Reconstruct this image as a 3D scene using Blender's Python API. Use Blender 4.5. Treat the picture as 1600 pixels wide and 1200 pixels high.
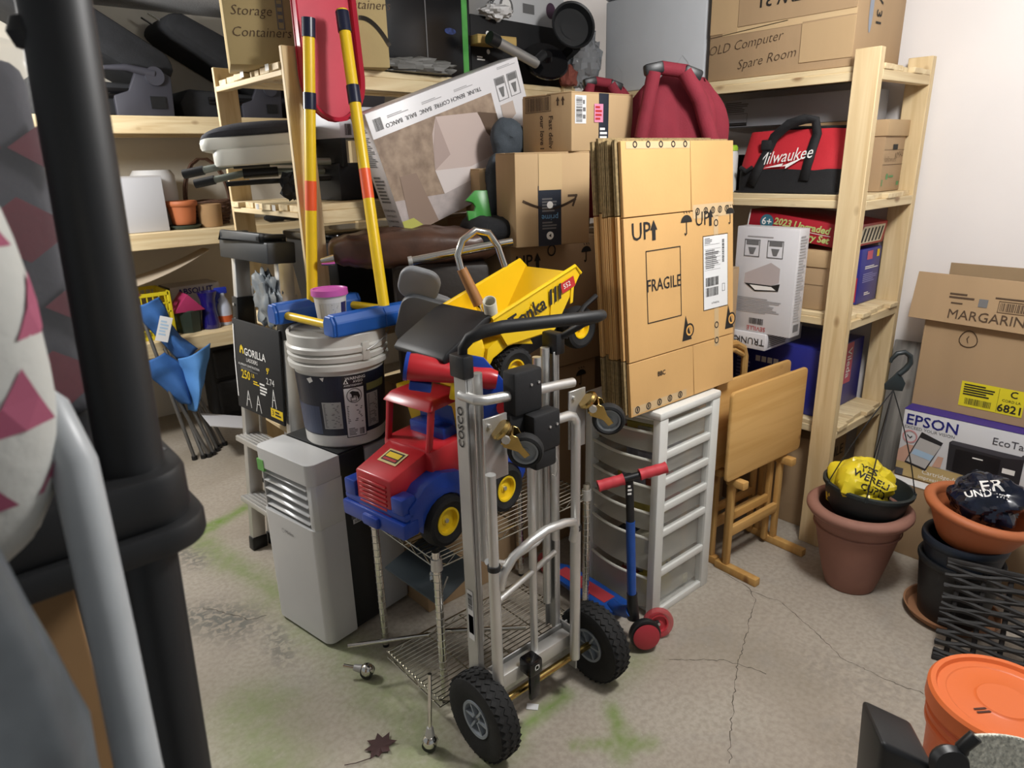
import bpy, bmesh, math, random
from mathutils import Vector as V, Matrix, noise
random.seed(7)
for o in list(bpy.data.objects): bpy.data.objects.remove(o)
S = bpy.context.scene; COL = S.collection
R = math.radians
# ---------------------------------------------------------------- camera, world, lights, exposure
CAMH = 1.6; FPX = 1080.0; PITCH, ROLL, YAW = R(18.0), R(-1.5), R(40.5)
fw = V((math.sin(YAW)*math.cos(PITCH), math.cos(YAW)*math.cos(PITCH), -math.sin(PITCH)))
r0 = V((math.cos(YAW), -math.sin(YAW), 0)); u0 = r0.cross(fw)
rr = r0*math.cos(ROLL)+u0*math.sin(ROLL); uu = -r0*math.sin(ROLL)+u0*math.cos(ROLL)
cd = bpy.data.cameras.new('camera'); cam = bpy.data.objects.new('camera', cd); COL.objects.link(cam)
cam.matrix_world = Matrix(((rr.x, uu.x, -fw.x, 0), (rr.y, uu.y, -fw.y, 0), (rr.z, uu.z, -fw.z, CAMH), (0, 0, 0, 1)))
cd.sensor_fit = 'HORIZONTAL'; cd.sensor_width = 36; cd.lens = FPX/1600*36; cd.clip_start = .02
cd.dof.use_dof = True; cd.dof.focus_distance = 2.1; cd.dof.aperture_fstop = 6.3
S.camera = cam
W = bpy.data.worlds.new('World'); S.world = W; W.use_nodes = True
W.node_tree.nodes['Background'].inputs[0].default_value = (.93, .97, 1, 1)
W.node_tree.nodes['Background'].inputs[1].default_value = .2
def bulb(name, loc, power, col=(1, .99, .97), rad=.14):
    l = bpy.data.lights.new(name, 'POINT'); l.energy = power; l.color = col; l.shadow_soft_size = rad
    o = bpy.data.objects.new(name, l); o.location = loc; COL.objects.link(o)
bulb('ceiling_bulb', (1.68, .45, 2.30), 66)
bulb('rear_ceiling_bulb', (.05, 3.5, 2.06), 80)
S.view_settings.view_transform = 'Standard'; S.view_settings.look = 'None'
S.view_settings.gamma = 1; S.view_settings.use_curve_mapping = False; S.view_settings.exposure = 0.45
# ---------------------------------------------------------------- materials
MATS = {}
def lin(h):
    h = h.lstrip('#'); c = [int(h[i:i+2], 16)/255 for i in (0, 2, 4)]
    return tuple((x/12.92 if x <= .04045 else ((x+.055)/1.055)**2.4) for x in c)+(1,)
def mat(name, hexc, rough=.5, metal=0, var=.0, scale=8, bump=0, bscale=60, spec=.5, stretch=(1, 1, 1), alpha=1, coat=0, hex2=None, trans=0, detail=3):
    if name in MATS: return MATS[name]
    m = bpy.data.materials.new(name); m.use_nodes = True; nt = m.node_tree; b = nt.nodes['Principled BSDF']
    b.inputs['Base Color'].default_value = lin(hexc); b.inputs['Roughness'].default_value = rough
    b.inputs['Metallic'].default_value = metal; b.inputs['Specular IOR Level'].default_value = spec
    b.inputs['Alpha'].default_value = alpha; b.inputs['Coat Weight'].default_value = coat
    b.inputs['Transmission Weight'].default_value = trans
    m.diffuse_color = lin(hexc)
    L = nt.links.new
    if var or bump or hex2:
        tc = nt.nodes.new('ShaderNodeTexCoord'); mp = nt.nodes.new('ShaderNodeMapping'); mp.inputs['Scale'].default_value = stretch
        L(tc.outputs['Object'], mp.inputs['Vector'])
    if var or hex2:
        n = nt.nodes.new('ShaderNodeTexNoise'); n.inputs['Scale'].default_value = scale; n.inputs['Detail'].default_value = detail
        L(mp.outputs[0], n.inputs['Vector'])
        rp = nt.nodes.new('ShaderNodeValToRGB'); c = lin(hexc)
        rp.color_ramp.elements[0].position = .32; rp.color_ramp.elements[1].position = .68
        rp.color_ramp.elements[0].color = tuple(x*(1-var) for x in c[:3])+(1,)
        rp.color_ramp.elements[1].color = lin(hex2) if hex2 else tuple(min(1, x*(1+var)) for x in c[:3])+(1,)
        L(n.outputs['Fac'], rp.inputs[0]); L(rp.outputs[0], b.inputs['Base Color'])
    if bump:
        n2 = nt.nodes.new('ShaderNodeTexNoise'); n2.inputs['Scale'].default_value = bscale; n2.inputs['Detail'].default_value = 3
        L(mp.outputs[0], n2.inputs['Vector'])
        bp = nt.nodes.new('ShaderNodeBump'); bp.inputs['Strength'].default_value = bump; bp.inputs['Distance'].default_value = .004
        L(n2.outputs['Fac'], bp.inputs['Height']); L(bp.outputs[0], b.inputs['Normal'])
    MATS[name] = m; return m
def frosted(name, hexc, clear=.4, rough=.35):
    if name in MATS: return MATS[name]
    m = bpy.data.materials.new(name); m.use_nodes = True; nt = m.node_tree; b = nt.nodes['Principled BSDF']
    b.inputs['Base Color'].default_value = lin(hexc); b.inputs['Roughness'].default_value = rough
    t = nt.nodes.new('ShaderNodeBsdfTransparent'); mx = nt.nodes.new('ShaderNodeMixShader'); mx.inputs[0].default_value = clear
    L = nt.links.new; L(b.outputs[0], mx.inputs[1]); L(t.outputs[0], mx.inputs[2]); L(mx.outputs[0], nt.nodes['Material Output'].inputs[0])
    MATS[name] = m; return m
card = mat('cardboard', '#a98d6b', .85, var=.07, scale=5, bump=.12, bscale=90, stretch=(1, 1, .15))
cardL = mat('cardboard_light', '#b89b74', .85, var=.06, scale=5, bump=.1, bscale=90, stretch=(1, 1, .15))
cardD = mat('cardboard_dull', '#9a8263', .9, var=.08, scale=5, bump=.1, bscale=90)
cardY = mat('cardboard_gold', '#cba066', .75, var=.05, scale=4, bump=.08, bscale=80)
cardE = mat('cardboard_edge', '#8f7a55', .95, var=.25, scale=90)
ink = mat('black_ink', '#1d1a18', .7); inkG = mat('grey_ink', '#6b6a6a', .7); inkW = mat('white_ink', '#eceae6', .6)
inkY = mat('yellow_ink', '#e8c61c', .6); inkB = mat('blue_ink', '#241f78', .5); inkR = mat('red_ink', '#b52a2a', .6); inkO = mat('brown_ink', '#4e3b2a', .8)
paper = mat('white_paper', '#dcdcdc', .6); paperG = mat('white_card_gloss', '#d4d2d4', .35, var=.02)
tape = mat('packing_tape', '#b08a55', .25); tapeC = mat('clear_tape', '#c9ad84', .12)
black = mat('black_plastic', '#17181a', .42, var=.1, scale=30, bump=.05, bscale=200)
blackM = mat('black_matte', '#141416', .7, var=.15, scale=20, bump=.1, bscale=150)
blackG = mat('black_gloss', '#0d0d0f', .15)
rubber = mat('black_rubber', '#151516', .75, var=.2, scale=40, bump=.25, bscale=150)
fabK = mat('black_fabric', '#1b1b1d', .95, var=.2, scale=60, bump=.4, bscale=300)
chrome = mat('chrome', '#d8d6d0', .12, 1); alu = mat('aluminium', '#d2d1ce', .38, .75, var=.06, scale=6, bump=.05, bscale=200)
alu2 = mat('aluminium_dull', '#bdbcba', .45, .75, var=.05, scale=10); brass = mat('zinc_yellow', '#b59a5e', .25, 1, var=.12, scale=20)
wire = mat('chrome_wire', '#bdb8a9', .2, 1)
def wood(name, a, b, axis, ring=1.0):
    if name in MATS: return MATS[name]
    m = bpy.data.materials.new(name); m.use_nodes = True; nt = m.node_tree; p = nt.nodes['Principled BSDF']; L = nt.links.new
    p.inputs['Roughness'].default_value = .62; m.diffuse_color = lin(a)
    tc = nt.nodes.new('ShaderNodeTexCoord'); mp = nt.nodes.new('ShaderNodeMapping')
    sc = [14*ring]*3; sc[axis] = .9*ring; mp.inputs['Scale'].default_value = sc; L(tc.outputs['Object'], mp.inputs['Vector'])
    inf = nt.nodes.new('ShaderNodeObjectInfo'); ad = nt.nodes.new('ShaderNodeVectorMath'); mu = nt.nodes.new('ShaderNodeMath'); mu.operation = 'MULTIPLY'; mu.inputs[1].default_value = 37
    L(inf.outputs['Random'], mu.inputs[0]); L(mp.outputs[0], ad.inputs[0]); L(mu.outputs[0], ad.inputs[1])
    n = nt.nodes.new('ShaderNodeTexNoise'); n.inputs['Scale'].default_value = 1.6; n.inputs['Detail'].default_value = 5; n.inputs['Distortion'].default_value = 1.4
    L(ad.outputs[0], n.inputs['Vector'])
    rp = nt.nodes.new('ShaderNodeValToRGB'); rp.color_ramp.elements[0].position = .35; rp.color_ramp.elements[1].position = .62
    rp.color_ramp.elements[0].color = lin(b); rp.color_ramp.elements[1].color = lin(a); L(n.outputs['Fac'], rp.inputs[0])
    mp2 = nt.nodes.new('ShaderNodeMapping'); s2 = [9]*3; s2[axis] = 5; mp2.inputs['Scale'].default_value = s2; L(tc.outputs['Object'], mp2.inputs['Vector'])
    ad2 = nt.nodes.new('ShaderNodeVectorMath'); L(mp2.outputs[0], ad2.inputs[0]); L(mu.outputs[0], ad2.inputs[1])
    vo = nt.nodes.new('ShaderNodeTexVoronoi'); vo.inputs['Scale'].default_value = 1.0; L(ad2.outputs[0], vo.inputs['Vector'])
    r2 = nt.nodes.new('ShaderNodeValToRGB'); r2.color_ramp.elements[0].position = .07; r2.color_ramp.elements[1].position = .16
    r2.color_ramp.elements[0].color = (.28, .15, .07, 1); r2.color_ramp.elements[1].color = (1, 1, 1, 1); L(vo.outputs['Distance'], r2.inputs[0])
    mx = nt.nodes.new('ShaderNodeMixRGB'); mx.blend_type = 'MULTIPLY'; mx.inputs[0].default_value = .75; L(rp.outputs[0], mx.inputs[1]); L(r2.outputs[0], mx.inputs[2])
    L(mx.outputs[0], p.inputs['Base Color'])
    bp = nt.nodes.new('ShaderNodeBump'); bp.inputs['Strength'].default_value = .12; bp.inputs['Distance'].default_value = .003; L(n.outputs['Fac'], bp.inputs['Height']); L(bp.outputs[0], p.inputs['Normal'])
    MATS[name] = m; return m
pineX = wood('pine_x', '#dfcca4', '#ccb388', 0); pineY = wood('pine_y', '#dfcca4', '#ccb388', 1); pineZ = wood('pine_z', '#dcc69c', '#c8ad80', 2)
oakX = wood('oak_x', '#d0a566', '#c19452', 0, .6); oakZ = wood('oak_z', '#caa05f', '#b98a49', 2, .6)
# ---------------------------------------------------------------- mesh builder
def orth(d):
    d = d.normalized(); a = V((0, 0, 1)) if abs(d.z) < .9 else V((1, 0, 0)); x = d.cross(a).normalized(); return x, d.cross(x).normalized()
def fr(o, x, up):
    x = V(x).normalized(); z = V(up); z = (z-x*z.dot(x)).normalized(); y = z.cross(x)
    return Matrix(((x.x, y.x, z.x, o[0]), (x.y, y.y, z.y, o[1]), (x.z, y.z, z.z, o[2]), (0, 0, 0, 1)))
def T(x=0, y=0, z=0, rz=0, rx=0, ry=0):
    return Matrix.Translation((x, y, z)) @ Matrix.Rotation(R(rz), 4, 'Z') @ Matrix.Rotation(R(ry), 4, 'Y') @ Matrix.Rotation(R(rx), 4, 'X')
class MB:
    def __init__(s): s.v = []; s.f = []
    def add(s, vs, fs, M=None):
        k = len(s.v); s.v += [tuple(M @ V(p)) if M else tuple(p) for p in vs]; s.f += [tuple(i+k for i in f) for f in fs]; return s
    def box(s, x0, y0, z0, x1, y1, z1, M=None):
        return s.add([(x0, y0, z0), (x1, y0, z0), (x1, y1, z0), (x0, y1, z0), (x0, y0, z1), (x1, y0, z1), (x1, y1, z1), (x0, y1, z1)],
                     [(3, 2, 1, 0), (4, 5, 6, 7), (0, 1, 5, 4), (1, 2, 6, 5), (2, 3, 7, 6), (3, 0, 4, 7)], M)
    def hexa(s, b, t, M=None):
        return s.add(list(b)+list(t), [(3, 2, 1, 0), (4, 5, 6, 7), (0, 1, 5, 4), (1, 2, 6, 5), (2, 3, 7, 6), (3, 0, 4, 7)], M)
    def cyl(s, p0, p1, r0, r1=None, n=14, M=None):
        return s.tube([p0, p1], [r0, r0 if r1 is None else r1], n, M=M)
    def tube(s, pts, r, n=10, closed=False, M=None, caps=True):
        pts = [V(p) for p in pts]; m = len(pts); rs = r if isinstance(r, (list, tuple)) else [r]*m; vs = []; fs = []; px = None
        for i, p in enumerate(pts):
            if closed: d = pts[(i+1) % m]-pts[i-1]
            else: d = pts[min(i+1, m-1)]-pts[max(i-1, 0)]
            d.normalize()
            if px is None: px, py = orth(d)
            else: px = (px-d*px.dot(d)).normalized(); py = d.cross(px)
            for k in range(n):
                a = 2*math.pi*k/n; vs.append(p+(px*math.cos(a)+py*math.sin(a))*rs[i])
        for i in range(m if closed else m-1):
            for k in range(n):
                a = i*n+k; b = i*n+(k+1) % n; c = ((i+1) % m)*n
                fs.append((a, b, c+(k+1) % n, c+k))
        if not closed and caps: fs.append(tuple(range(n-1, -1, -1))); fs.append(tuple((m-1)*n+k for k in range(n)))
        return s.add(vs, fs, M)
    def lathe(s, prof, n=36, M=None, a0=0, a1=360, caps=False):
        vs = []; fs = []; m = len(prof); full = abs(a1-a0) >= 360; nn = n if full else n+1
        for k in range(nn):
            a = R(a0+(a1-a0)*k/n)
            for (r, z) in prof: vs.append((r*math.cos(a), r*math.sin(a), z))
        for k in range(n):
            for i in range(m-1):
                a = k*m+i; b = ((k+1) % nn)*m+i
                if prof[i][0] < 1e-6 and prof[i+1][0] < 1e-6: continue
                fs.append((a, b, b+1, a+1))
        return s.add(vs, fs, M)
    def prism(s, poly, z0, z1, M=None):
        n = len(poly); vs = [(p[0], p[1], z0) for p in poly]+[(p[0], p[1], z1) for p in poly]
        fs = [tuple(range(n-1, -1, -1)), tuple(range(n, 2*n))]+[(i, (i+1) % n, n+(i+1) % n, n+i) for i in range(n)]
        return s.add(vs, fs, M)
    def grid(s, fn, nu, nv, cu=False, cv=False, M=None):
        vs = [fn(i/(nu if cu else nu-1), j/(nv if cv else nv-1)) for j in range(nv) for i in range(nu)]; fs = []
        for j in range(nv if cv else nv-1):
            for i in range(nu if cu else nu-1):
                i2 = (i+1) % nu; j2 = (j+1) % nv; fs.append((j*nu+i, j*nu+i2, j2*nu+i2, j2*nu+i))
        return s.add(vs, fs, M)
    def build(s, name, m, parent=None, bev=0, seg=2, smooth=True, ang=38, solid=0, sub=0, M=None):
        w = WINV.get(parent.name) if parent else None
        me = bpy.data.meshes.new(name); me.from_pydata([w @ V(p) for p in s.v] if w else s.v, [], s.f); bm = bmesh.new(); bm.from_mesh(me)
        bmesh.ops.remove_doubles(bm, verts=bm.verts, dist=1e-5)
        bmesh.ops.recalc_face_normals(bm, faces=bm.faces)
        if bev:
            es = [e for e in bm.edges if len(e.link_faces) == 2 and e.calc_face_angle(0) > R(30)]
            bmesh.ops.bevel(bm, geom=es, offset=bev, segments=seg, affect='EDGES', profile=.5, clamp_overlap=True)
        bm.to_mesh(me); bm.free()
        if smooth: me.shade_smooth(); me.set_sharp_from_angle(angle=R(ang))
        me.materials.append(m); o = bpy.data.objects.new(name, me); COL.objects.link(o)
        if parent: o.parent = parent
        if w: WINV[o.name] = w
        if M is not None: o.matrix_local = M
        if solid: md = o.modifiers.new('thickness', 'SOLIDIFY'); md.thickness = solid; md.offset = 0
        if sub: md = o.modifiers.new('smooth', 'SUBSURF'); md.levels = sub; md.render_levels = sub
        return o
def tag(o, label, cat, group=None):
    o['label'] = label; o['category'] = cat
    if group: o['group'] = group
    return o
def thing(name, label, cat, M=None, group=None):
    o = bpy.data.objects.new(name, None); COL.objects.link(o); o.empty_display_size = .05
    if M is not None: o.matrix_world = M
    return tag(o, label, cat, group)
def struct(o): o['kind'] = 'structure'; return o
def copytree(o, parent=None):
    c = o.copy(); COL.objects.link(c); c.parent = parent
    for ch in list(o.children): copytree(ch, c)
    return c
WINV = {}
def wthing(name, label, cat, x, y, z=0, group=None):
    '''a thing whose parts are given in world coordinates'''
    t = thing(name, label, cat, T(x, y, z), group); WINV[t.name] = T(-x, -y, -z); return t
TXT = {}
def textmesh(body, size, shear=0, off=0, align='CENTER', space=1):
    k = (body, size, shear, off, align, space)
    if k not in TXT:
        cu = bpy.data.curves.new('txt', 'FONT'); cu.body = body; cu.size = size; cu.shear = shear; cu.offset = off; cu.align_x = align; cu.align_y = 'CENTER'; cu.space_character = space; cu.resolution_u = 2
        ob = bpy.data.objects.new('txt', cu); COL.objects.link(ob); me = bpy.data.meshes.new_from_object(ob)
        TXT[k] = ([tuple(v.co) for v in me.vertices], [tuple(p.vertices) for p in me.polygons])
        bpy.data.objects.remove(ob); bpy.data.meshes.remove(me); bpy.data.curves.remove(cu)
    return TXT[k]
class Ink:
    """flat print on a face of a thing: origin o, right r, up u (thing's own frame)"""
    def __init__(s, parent, o, r, u, wrap=None):
        r = V(r).normalized(); u = V(u); u = (u-r*u.dot(r)).normalized(); n = r.cross(u); s.wrap = wrap
        s.M = Matrix(((r.x, u.x, n.x, o[0]), (r.y, u.y, n.y, o[1]), (r.z, u.z, n.z, o[2]), (0, 0, 0, 1))); s.p = parent; s.b = {}
    def put(s, m, vs, fs, l=1, name='printing'):
        mb = s.b.setdefault((m.name, name), (m, MB()))[1]
        mb.add([(a[0], a[1], .0007*l) for a in vs], fs, s.M if s.wrap is None else None)
        if s.wrap:
            k = len(vs); mb.v[-k:] = [s.wrap(a[0], a[1], .0007*l) for a in vs]
    def rect(s, a, b, c, d, m, l=1, name='printing', nx=1):
        vs = []; fs = []
        for i in range(nx+1): x = a+(c-a)*i/nx; vs += [(x, b), (x, d)]
        for i in range(nx): fs.append((2*i, 2*i+2, 2*i+3, 2*i+1))
        s.put(m, vs, fs, l, name); return s
    def poly(s, pts, m, l=1, name='printing'): s.put(m, pts, [tuple(range(len(pts)))], l, name); return s
    def disc(s, x, y, rad, m, l=1, n=20, ry=None):
        ry = ry or rad; return s.poly([(x+rad*math.cos(2*math.pi*i/n), y+ry*math.sin(2*math.pi*i/n)) for i in range(n)], m, l)
    def ring(s, x, y, ra, w, m, l=2, n=20):
        vs = []; fs = []
        for i in range(n): a = 2*math.pi*i/n; vs += [(x+ra*math.cos(a), y+ra*math.sin(a)), (x+(ra-w)*math.cos(a), y+(ra-w)*math.sin(a))]
        for i in range(n): j = (i+1) % n; fs.append((2*i, 2*j, 2*j+1, 2*i+1))
        s.put(m, vs, fs, l); return s
    def line(s, pts, w, m, l=2):
        for p, q in zip(pts, pts[1:]):
            d = V((q[0]-p[0], q[1]-p[1])); 
            if d.length < 1e-9: continue
            d.normalize(); nx, ny = -d.y*w/2, d.x*w/2; e = d*w/2
            s.put(m, [(p[0]-e.x+nx, p[1]-e.y+ny), (p[0]-e.x-nx, p[1]-e.y-ny), (q[0]+e.x-nx, q[1]+e.y-ny), (q[0]+e.x+nx, q[1]+e.y+ny)], [(0, 1, 2, 3)], l)
        return s
    def frame(s, a, b, c, d, w, m, l=2): return s.line([(a, b), (c, b), (c, d), (a, d), (a, b)], w, m, l)
    def text(s, body, x, y, size, m, ang=0, shear=0, off=0, align='CENTER', l=2, sx=1, space=1, flip=False):
        vs, fs = textmesh(body, size, shear, off, align, space); c, q = math.cos(R(ang)), math.sin(R(ang))
        out = []
        for v in vs:
            a, b = v[0]*sx, v[1]; out.append((x+a*c-b*q, y+a*q+b*c))
        s.put(m, out, fs, l, 'lettering'); return s
    def fine(s, a, b, c, d, n, m, l=2, seed=1):
        rg = random.Random(seed)
        for i in range(n):
            y1 = d-(d-b)*(i+.2)/n; y0 = d-(d-b)*(i+.75)/n; s.rect(a, y0, a+(c-a)*rg.uniform(.6, 1), y1, m, l)
        return s
    def bars(s, a, b, c, d, m, n=26, l=2, seed=3, vert=False):
        rg = random.Random(seed); p = 0; L = [rg.uniform(.4, 1.6) for _ in range(n*2)]; t = sum(L)
        for i in range(n):
            q = p+L[2*i]/t
            if vert: s.rect(a, b+(d-b)*p, c, b+(d-b)*q, m, l)
            else: s.rect(a+(c-a)*p, b, a+(c-a)*q, d, m, l)
            p = q+L[2*i+1]/t
        return s
    def umbrella(s, x, y, h, m):
        r = h*.42; s.poly([(x+r*math.cos(R(a)), y+r*.8*math.sin(R(a))) for a in range(0, 181, 15)], m, 2)
        s.line([(x, y), (x, y-h*.5), (x-h*.08, y-h*.57), (x-h*.13, y-h*.5)], h*.06, m)
        for i in (-1, 0, 1): s.line([(x+i*h*.2, y+h*.5), (x+i*h*.2+h*.05, y+h*.42)], h*.04, m)
        return s
    def arrow(s, x, y, h, m):
        s.poly([(x-h*.28, y), (x+h*.28, y), (x, y+h*.5)], m, 2); s.rect(x-h*.13, y-h*.5, x+h*.13, y, m, 2); return s
    def done(s):
        for (mn, nm), (m, mb) in s.b.items(): mb.build(nm, m, s.p, smooth=False)['kind'] = 'stuff'
        s.b = {}
def carton(name, label, x0, y0, z0, w, d, h, m=None, rz=0, group=None, M=None, tapew=.05, seam=True, cat='box', tmat=None, sag=0):
    """closed carton: body, two top flaps with a seam, tape; own frame has its base corner at the origin: x = width, y = depth"""
    m = m or card; M = M if M is not None else T(x0, y0, z0, rz)
    t = thing(name, label, cat, M, group)
    b = MB().box(0, 0, 0, w, d, h-.004); b.build('body', m, t, bev=.004)
    if seam:
        for s in (0, 1):
            MB().box(.001, .001+s*d/2+s*.001, h-.005, w-.001, d/2-.001+s*(d/2-.001), h).build('flap', m, t, bev=.0015, seg=1)
        if tapew:
            tb = MB(); tb.box(-.0006, d/2-tapew/2, h-.07, .4*w, d/2+tapew/2, h+.0006).box(.4*w, d/2-tapew/2, h-.001, w, d/2+tapew/2, h+.0006)
            tb.build('tape', tmat or tape, t)
    else:
        MB().box(.001, .001, h-.005, w-.001, d-.001, h).build('lid', m, t, bev=.0015, seg=1)
    return t
def pbox(name, label, M, w, d, h, m, group=None, cat='box', bev=.003):
    """printed carton with a tuck lid"""
    t = thing(name, label, cat, M, group); MB().box(0, 0, 0, w, d, h).build('body', m, t, bev=bev)
    return t
def wheel(parent, c, ax, rad, wid, tire, hub, hr=.5, name='wheel', dish=.012, tread=0, spokes=0, n=32):
    c = V(c); ax = V(ax).normalized(); M = fr(c, orth(ax)[0], ax); w = wid/2
    prof = [(rad*hr, -w*.7), (rad*.8, -w), (rad*.94, -w*.85), (rad, -w*.35), (rad, w*.35), (rad*.94, w*.85), (rad*.8, w), (rad*hr, w*.7)]
    t = MB().lathe(prof+[prof[0]], n, M)
    if tread:
        for k in range(tread):
            for s in (-1, 0, 1):
                a = 2*math.pi*(k+.5*(s == 0))/tread; Mk = M @ Matrix.Rotation(a, 4, 'Z') @ T(rad-(.0025 if s else 0), 0, s*w*.55) @ Matrix.Rotation(R(45), 4, 'X')
                q = math.pi*rad/tread*.62; t.box(-.004, -q, -q, .003, q, q, Mk)
    o = t.build(name, tire, parent)
    h = MB(); hw = w*.75-dish
    h.lathe([(0, -hw), (rad*hr*.3, -hw), (rad*hr*.34, -hw+.003), (rad*hr*.8, -hw+.004), (rad*hr*.86, -w*.78), (rad*hr, -w*.8), (rad*hr*1.03, 0), (rad*hr, w*.8), (rad*hr*.86, w*.78), (rad*hr*.8, hw-.004), (rad*hr*.34, hw-.003), (rad*hr*.3, hw), (0, hw)], n, M)
    for k in range(spokes):
        Mk = M @ Matrix.Rotation(2*math.pi*k/spokes, 4, 'Z'); h.box(rad*hr*.2, -.003, -w*.74, rad*hr*.9, .003, w*.74, Mk)
    ho = h.build('hub', hub, o)
    MB().cyl(c-ax*(hw+.006), c+ax*(hw+.006), rad*hr*.16, n=8).build('axle_nut', alu2, o)
    return o
# ---------------------------------------------------------------- floor, walls, ceiling
def floor_mat():
    m = bpy.data.materials.new('concrete_floor'); m.use_nodes = True; nt = m.node_tree; p = nt.nodes['Principled BSDF']; L = nt.links.new
    tc = nt.nodes.new('ShaderNodeTexCoord')
    def nz(sc, det=4, dist=0):
        n = nt.nodes.new('ShaderNodeTexNoise'); n.inputs['Scale'].default_value = sc; n.inputs['Detail'].default_value = det; n.inputs['Distortion'].default_value = dist
        L(tc.outputs['Object'], n.inputs['Vector']); return n.outputs['Fac']
    def ramp(f, *st):
        r = nt.nodes.new('ShaderNodeValToRGB'); e = r.color_ramp.elements
        while len(e) < len(st): e.new(.5)
        for k, (po, c) in zip(e, st): k.position = po; k.color = c if not isinstance(c, str) else lin(c)
        L(f, r.inputs[0]); return r.outputs[0]
    def mix(f, a, b, mode='MIX'):
        x = nt.nodes.new('ShaderNodeMixRGB'); x.blend_type = mode
        for i, s in ((0, f), (1, a), (2, b)):
            if isinstance(s, float): x.inputs[i].default_value = s
            elif isinstance(s, str): x.inputs[i].default_value = lin(s)
            else: L(s, x.inputs[i])
        return x.outputs[0]
    def attr(n):
        a = nt.nodes.new('ShaderNodeAttribute'); a.attribute_name = n; return a.outputs['Fac']
    base = ramp(nz(1.6, 5, .4), (.3, '#998f80'), (.5, '#aba194'), (.72, '#b6aea1'))
    base = mix(ramp(nz(60, 4), (.35, (.55, .55, .55, 1)), (.6, (1, 1, 1, 1))), '#8c8373', base)
    pat = ramp(nz(2.6, 6, 1.2), (.56, (0, 0, 0, 1)), (.66, (1, 1, 1, 1)))
    base = mix(mix(1.0, pat, '#5a5a5a', 'MULTIPLY'), base, '#8d9298')
    gn = mix(1.0, attr('green'), ramp(nz(22, 5), (.2, (.35, .35, .35, 1)), (.6, (1, 1, 1, 1))), 'MULTIPLY')
    base = mix(gn, base, '#6f8a3c')
    base = mix(mix(1.0, attr('scuff'), ramp(nz(40, 6, .6), (.42, (0, 0, 0, 1)), (.55, (1, 1, 1, 1))), 'MULTIPLY'), base, '#6c6b64')
    spk = ramp(nz(95, 2), (.70, (0, 0, 0, 1)), (.73, (1, 1, 1, 1))); base = mix(mix(1.0, spk, '#808080', 'MULTIPLY'), base, '#d8d2c6')
    L(base, p.inputs['Base Color']); p.inputs['Roughness'].default_value = .72
    bp = nt.nodes.new('ShaderNodeBump'); bp.inputs['Strength'].default_value = .25; bp.inputs['Distance'].default_value = .006
    L(nz(45, 6), bp.inputs['Height']); L(bp.outputs[0], p.inputs['Normal']); return m
def seg(p, a, b):
    a, b, p = V(a), V(b), V(p); d = b-a; t = max(0, min(1, (p-a).dot(d)/d.length_squared)); return (p-a-d*t).length
GREEN = [((.62, 3.6), (.69, 3.09), .05, .8), ((.69, 3.09), (1.02, 3.2), .04, 1), ((.69, 3.09), (.80, 2.4), .06, .6), ((.80, 2.4), (.83, 1.85), .10, .45), ((.83, 1.85), (.84, 1.5), .12, .5),
         ((.84, 1.5), (.76, 1.3), .12, .5), ((1.26, 1.25), (1.01, 1.225), .025, .9), ((1.01, 1.22), (.82, 1.2), .05, .6), ((1.32, 1.11), (1.25, 1.02), .025, .8), ((1.13, 1.09), (1.30, .945), .02, .8), ((1.27, 1.03), (1.2, .98), .03, .7), ((.5, 1.85), (.42, 1.6), .14, .5), ((1.55, 1.2), (1.4, 1.18), .06, .35)]
SCUFF = [((.62, 2.95), (.64, 2.85), .06, .8), ((.52, 2.45), (.62, 2.3), .09, 1), ((.7, 2.2), (.66, 2.0), .04, .7), ((1.95, .75), (2.0, .6), .12, .22), ((1.9, .5), (1.7, .55), .09, .22), ((1.05, 1.75), (1.2, 1.6), .1, .5)]
nx, ny = 220, 300; X0, X1, Y0, Y1 = -1.5, 3.17, -1.5, 4.9
fl = MB().grid(lambda u, v: (X0+(X1-X0)*u, Y0+(Y1-Y0)*v, 0), nx, ny).build('floor', floor_mat()); struct(fl)
for nm, ss in (('green', GREEN), ('scuff', SCUFF)):
    at = fl.data.attributes.new(nm, 'FLOAT', 'POINT'); va = [0.0]*len(fl.data.vertices)
    for i, v in enumerate(fl.data.vertices):
        if v.co.x < 0 or v.co.x > 2.3: continue
        b = 0; wob = .05*noise.noise(V((v.co.x*6, v.co.y*6, 3)))
        for a, c, w, st in ss:
            d = seg((v.co.x, v.co.y), a, c)+wob*w*8
            if d < w*2.2: b = max(b, st*math.exp(-(max(d, 0)/w)**2))
        va[i] = b
    at.data.foreach_set('value', va)
crk = mat('crack_dark', '#4d463c', .95)
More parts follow.
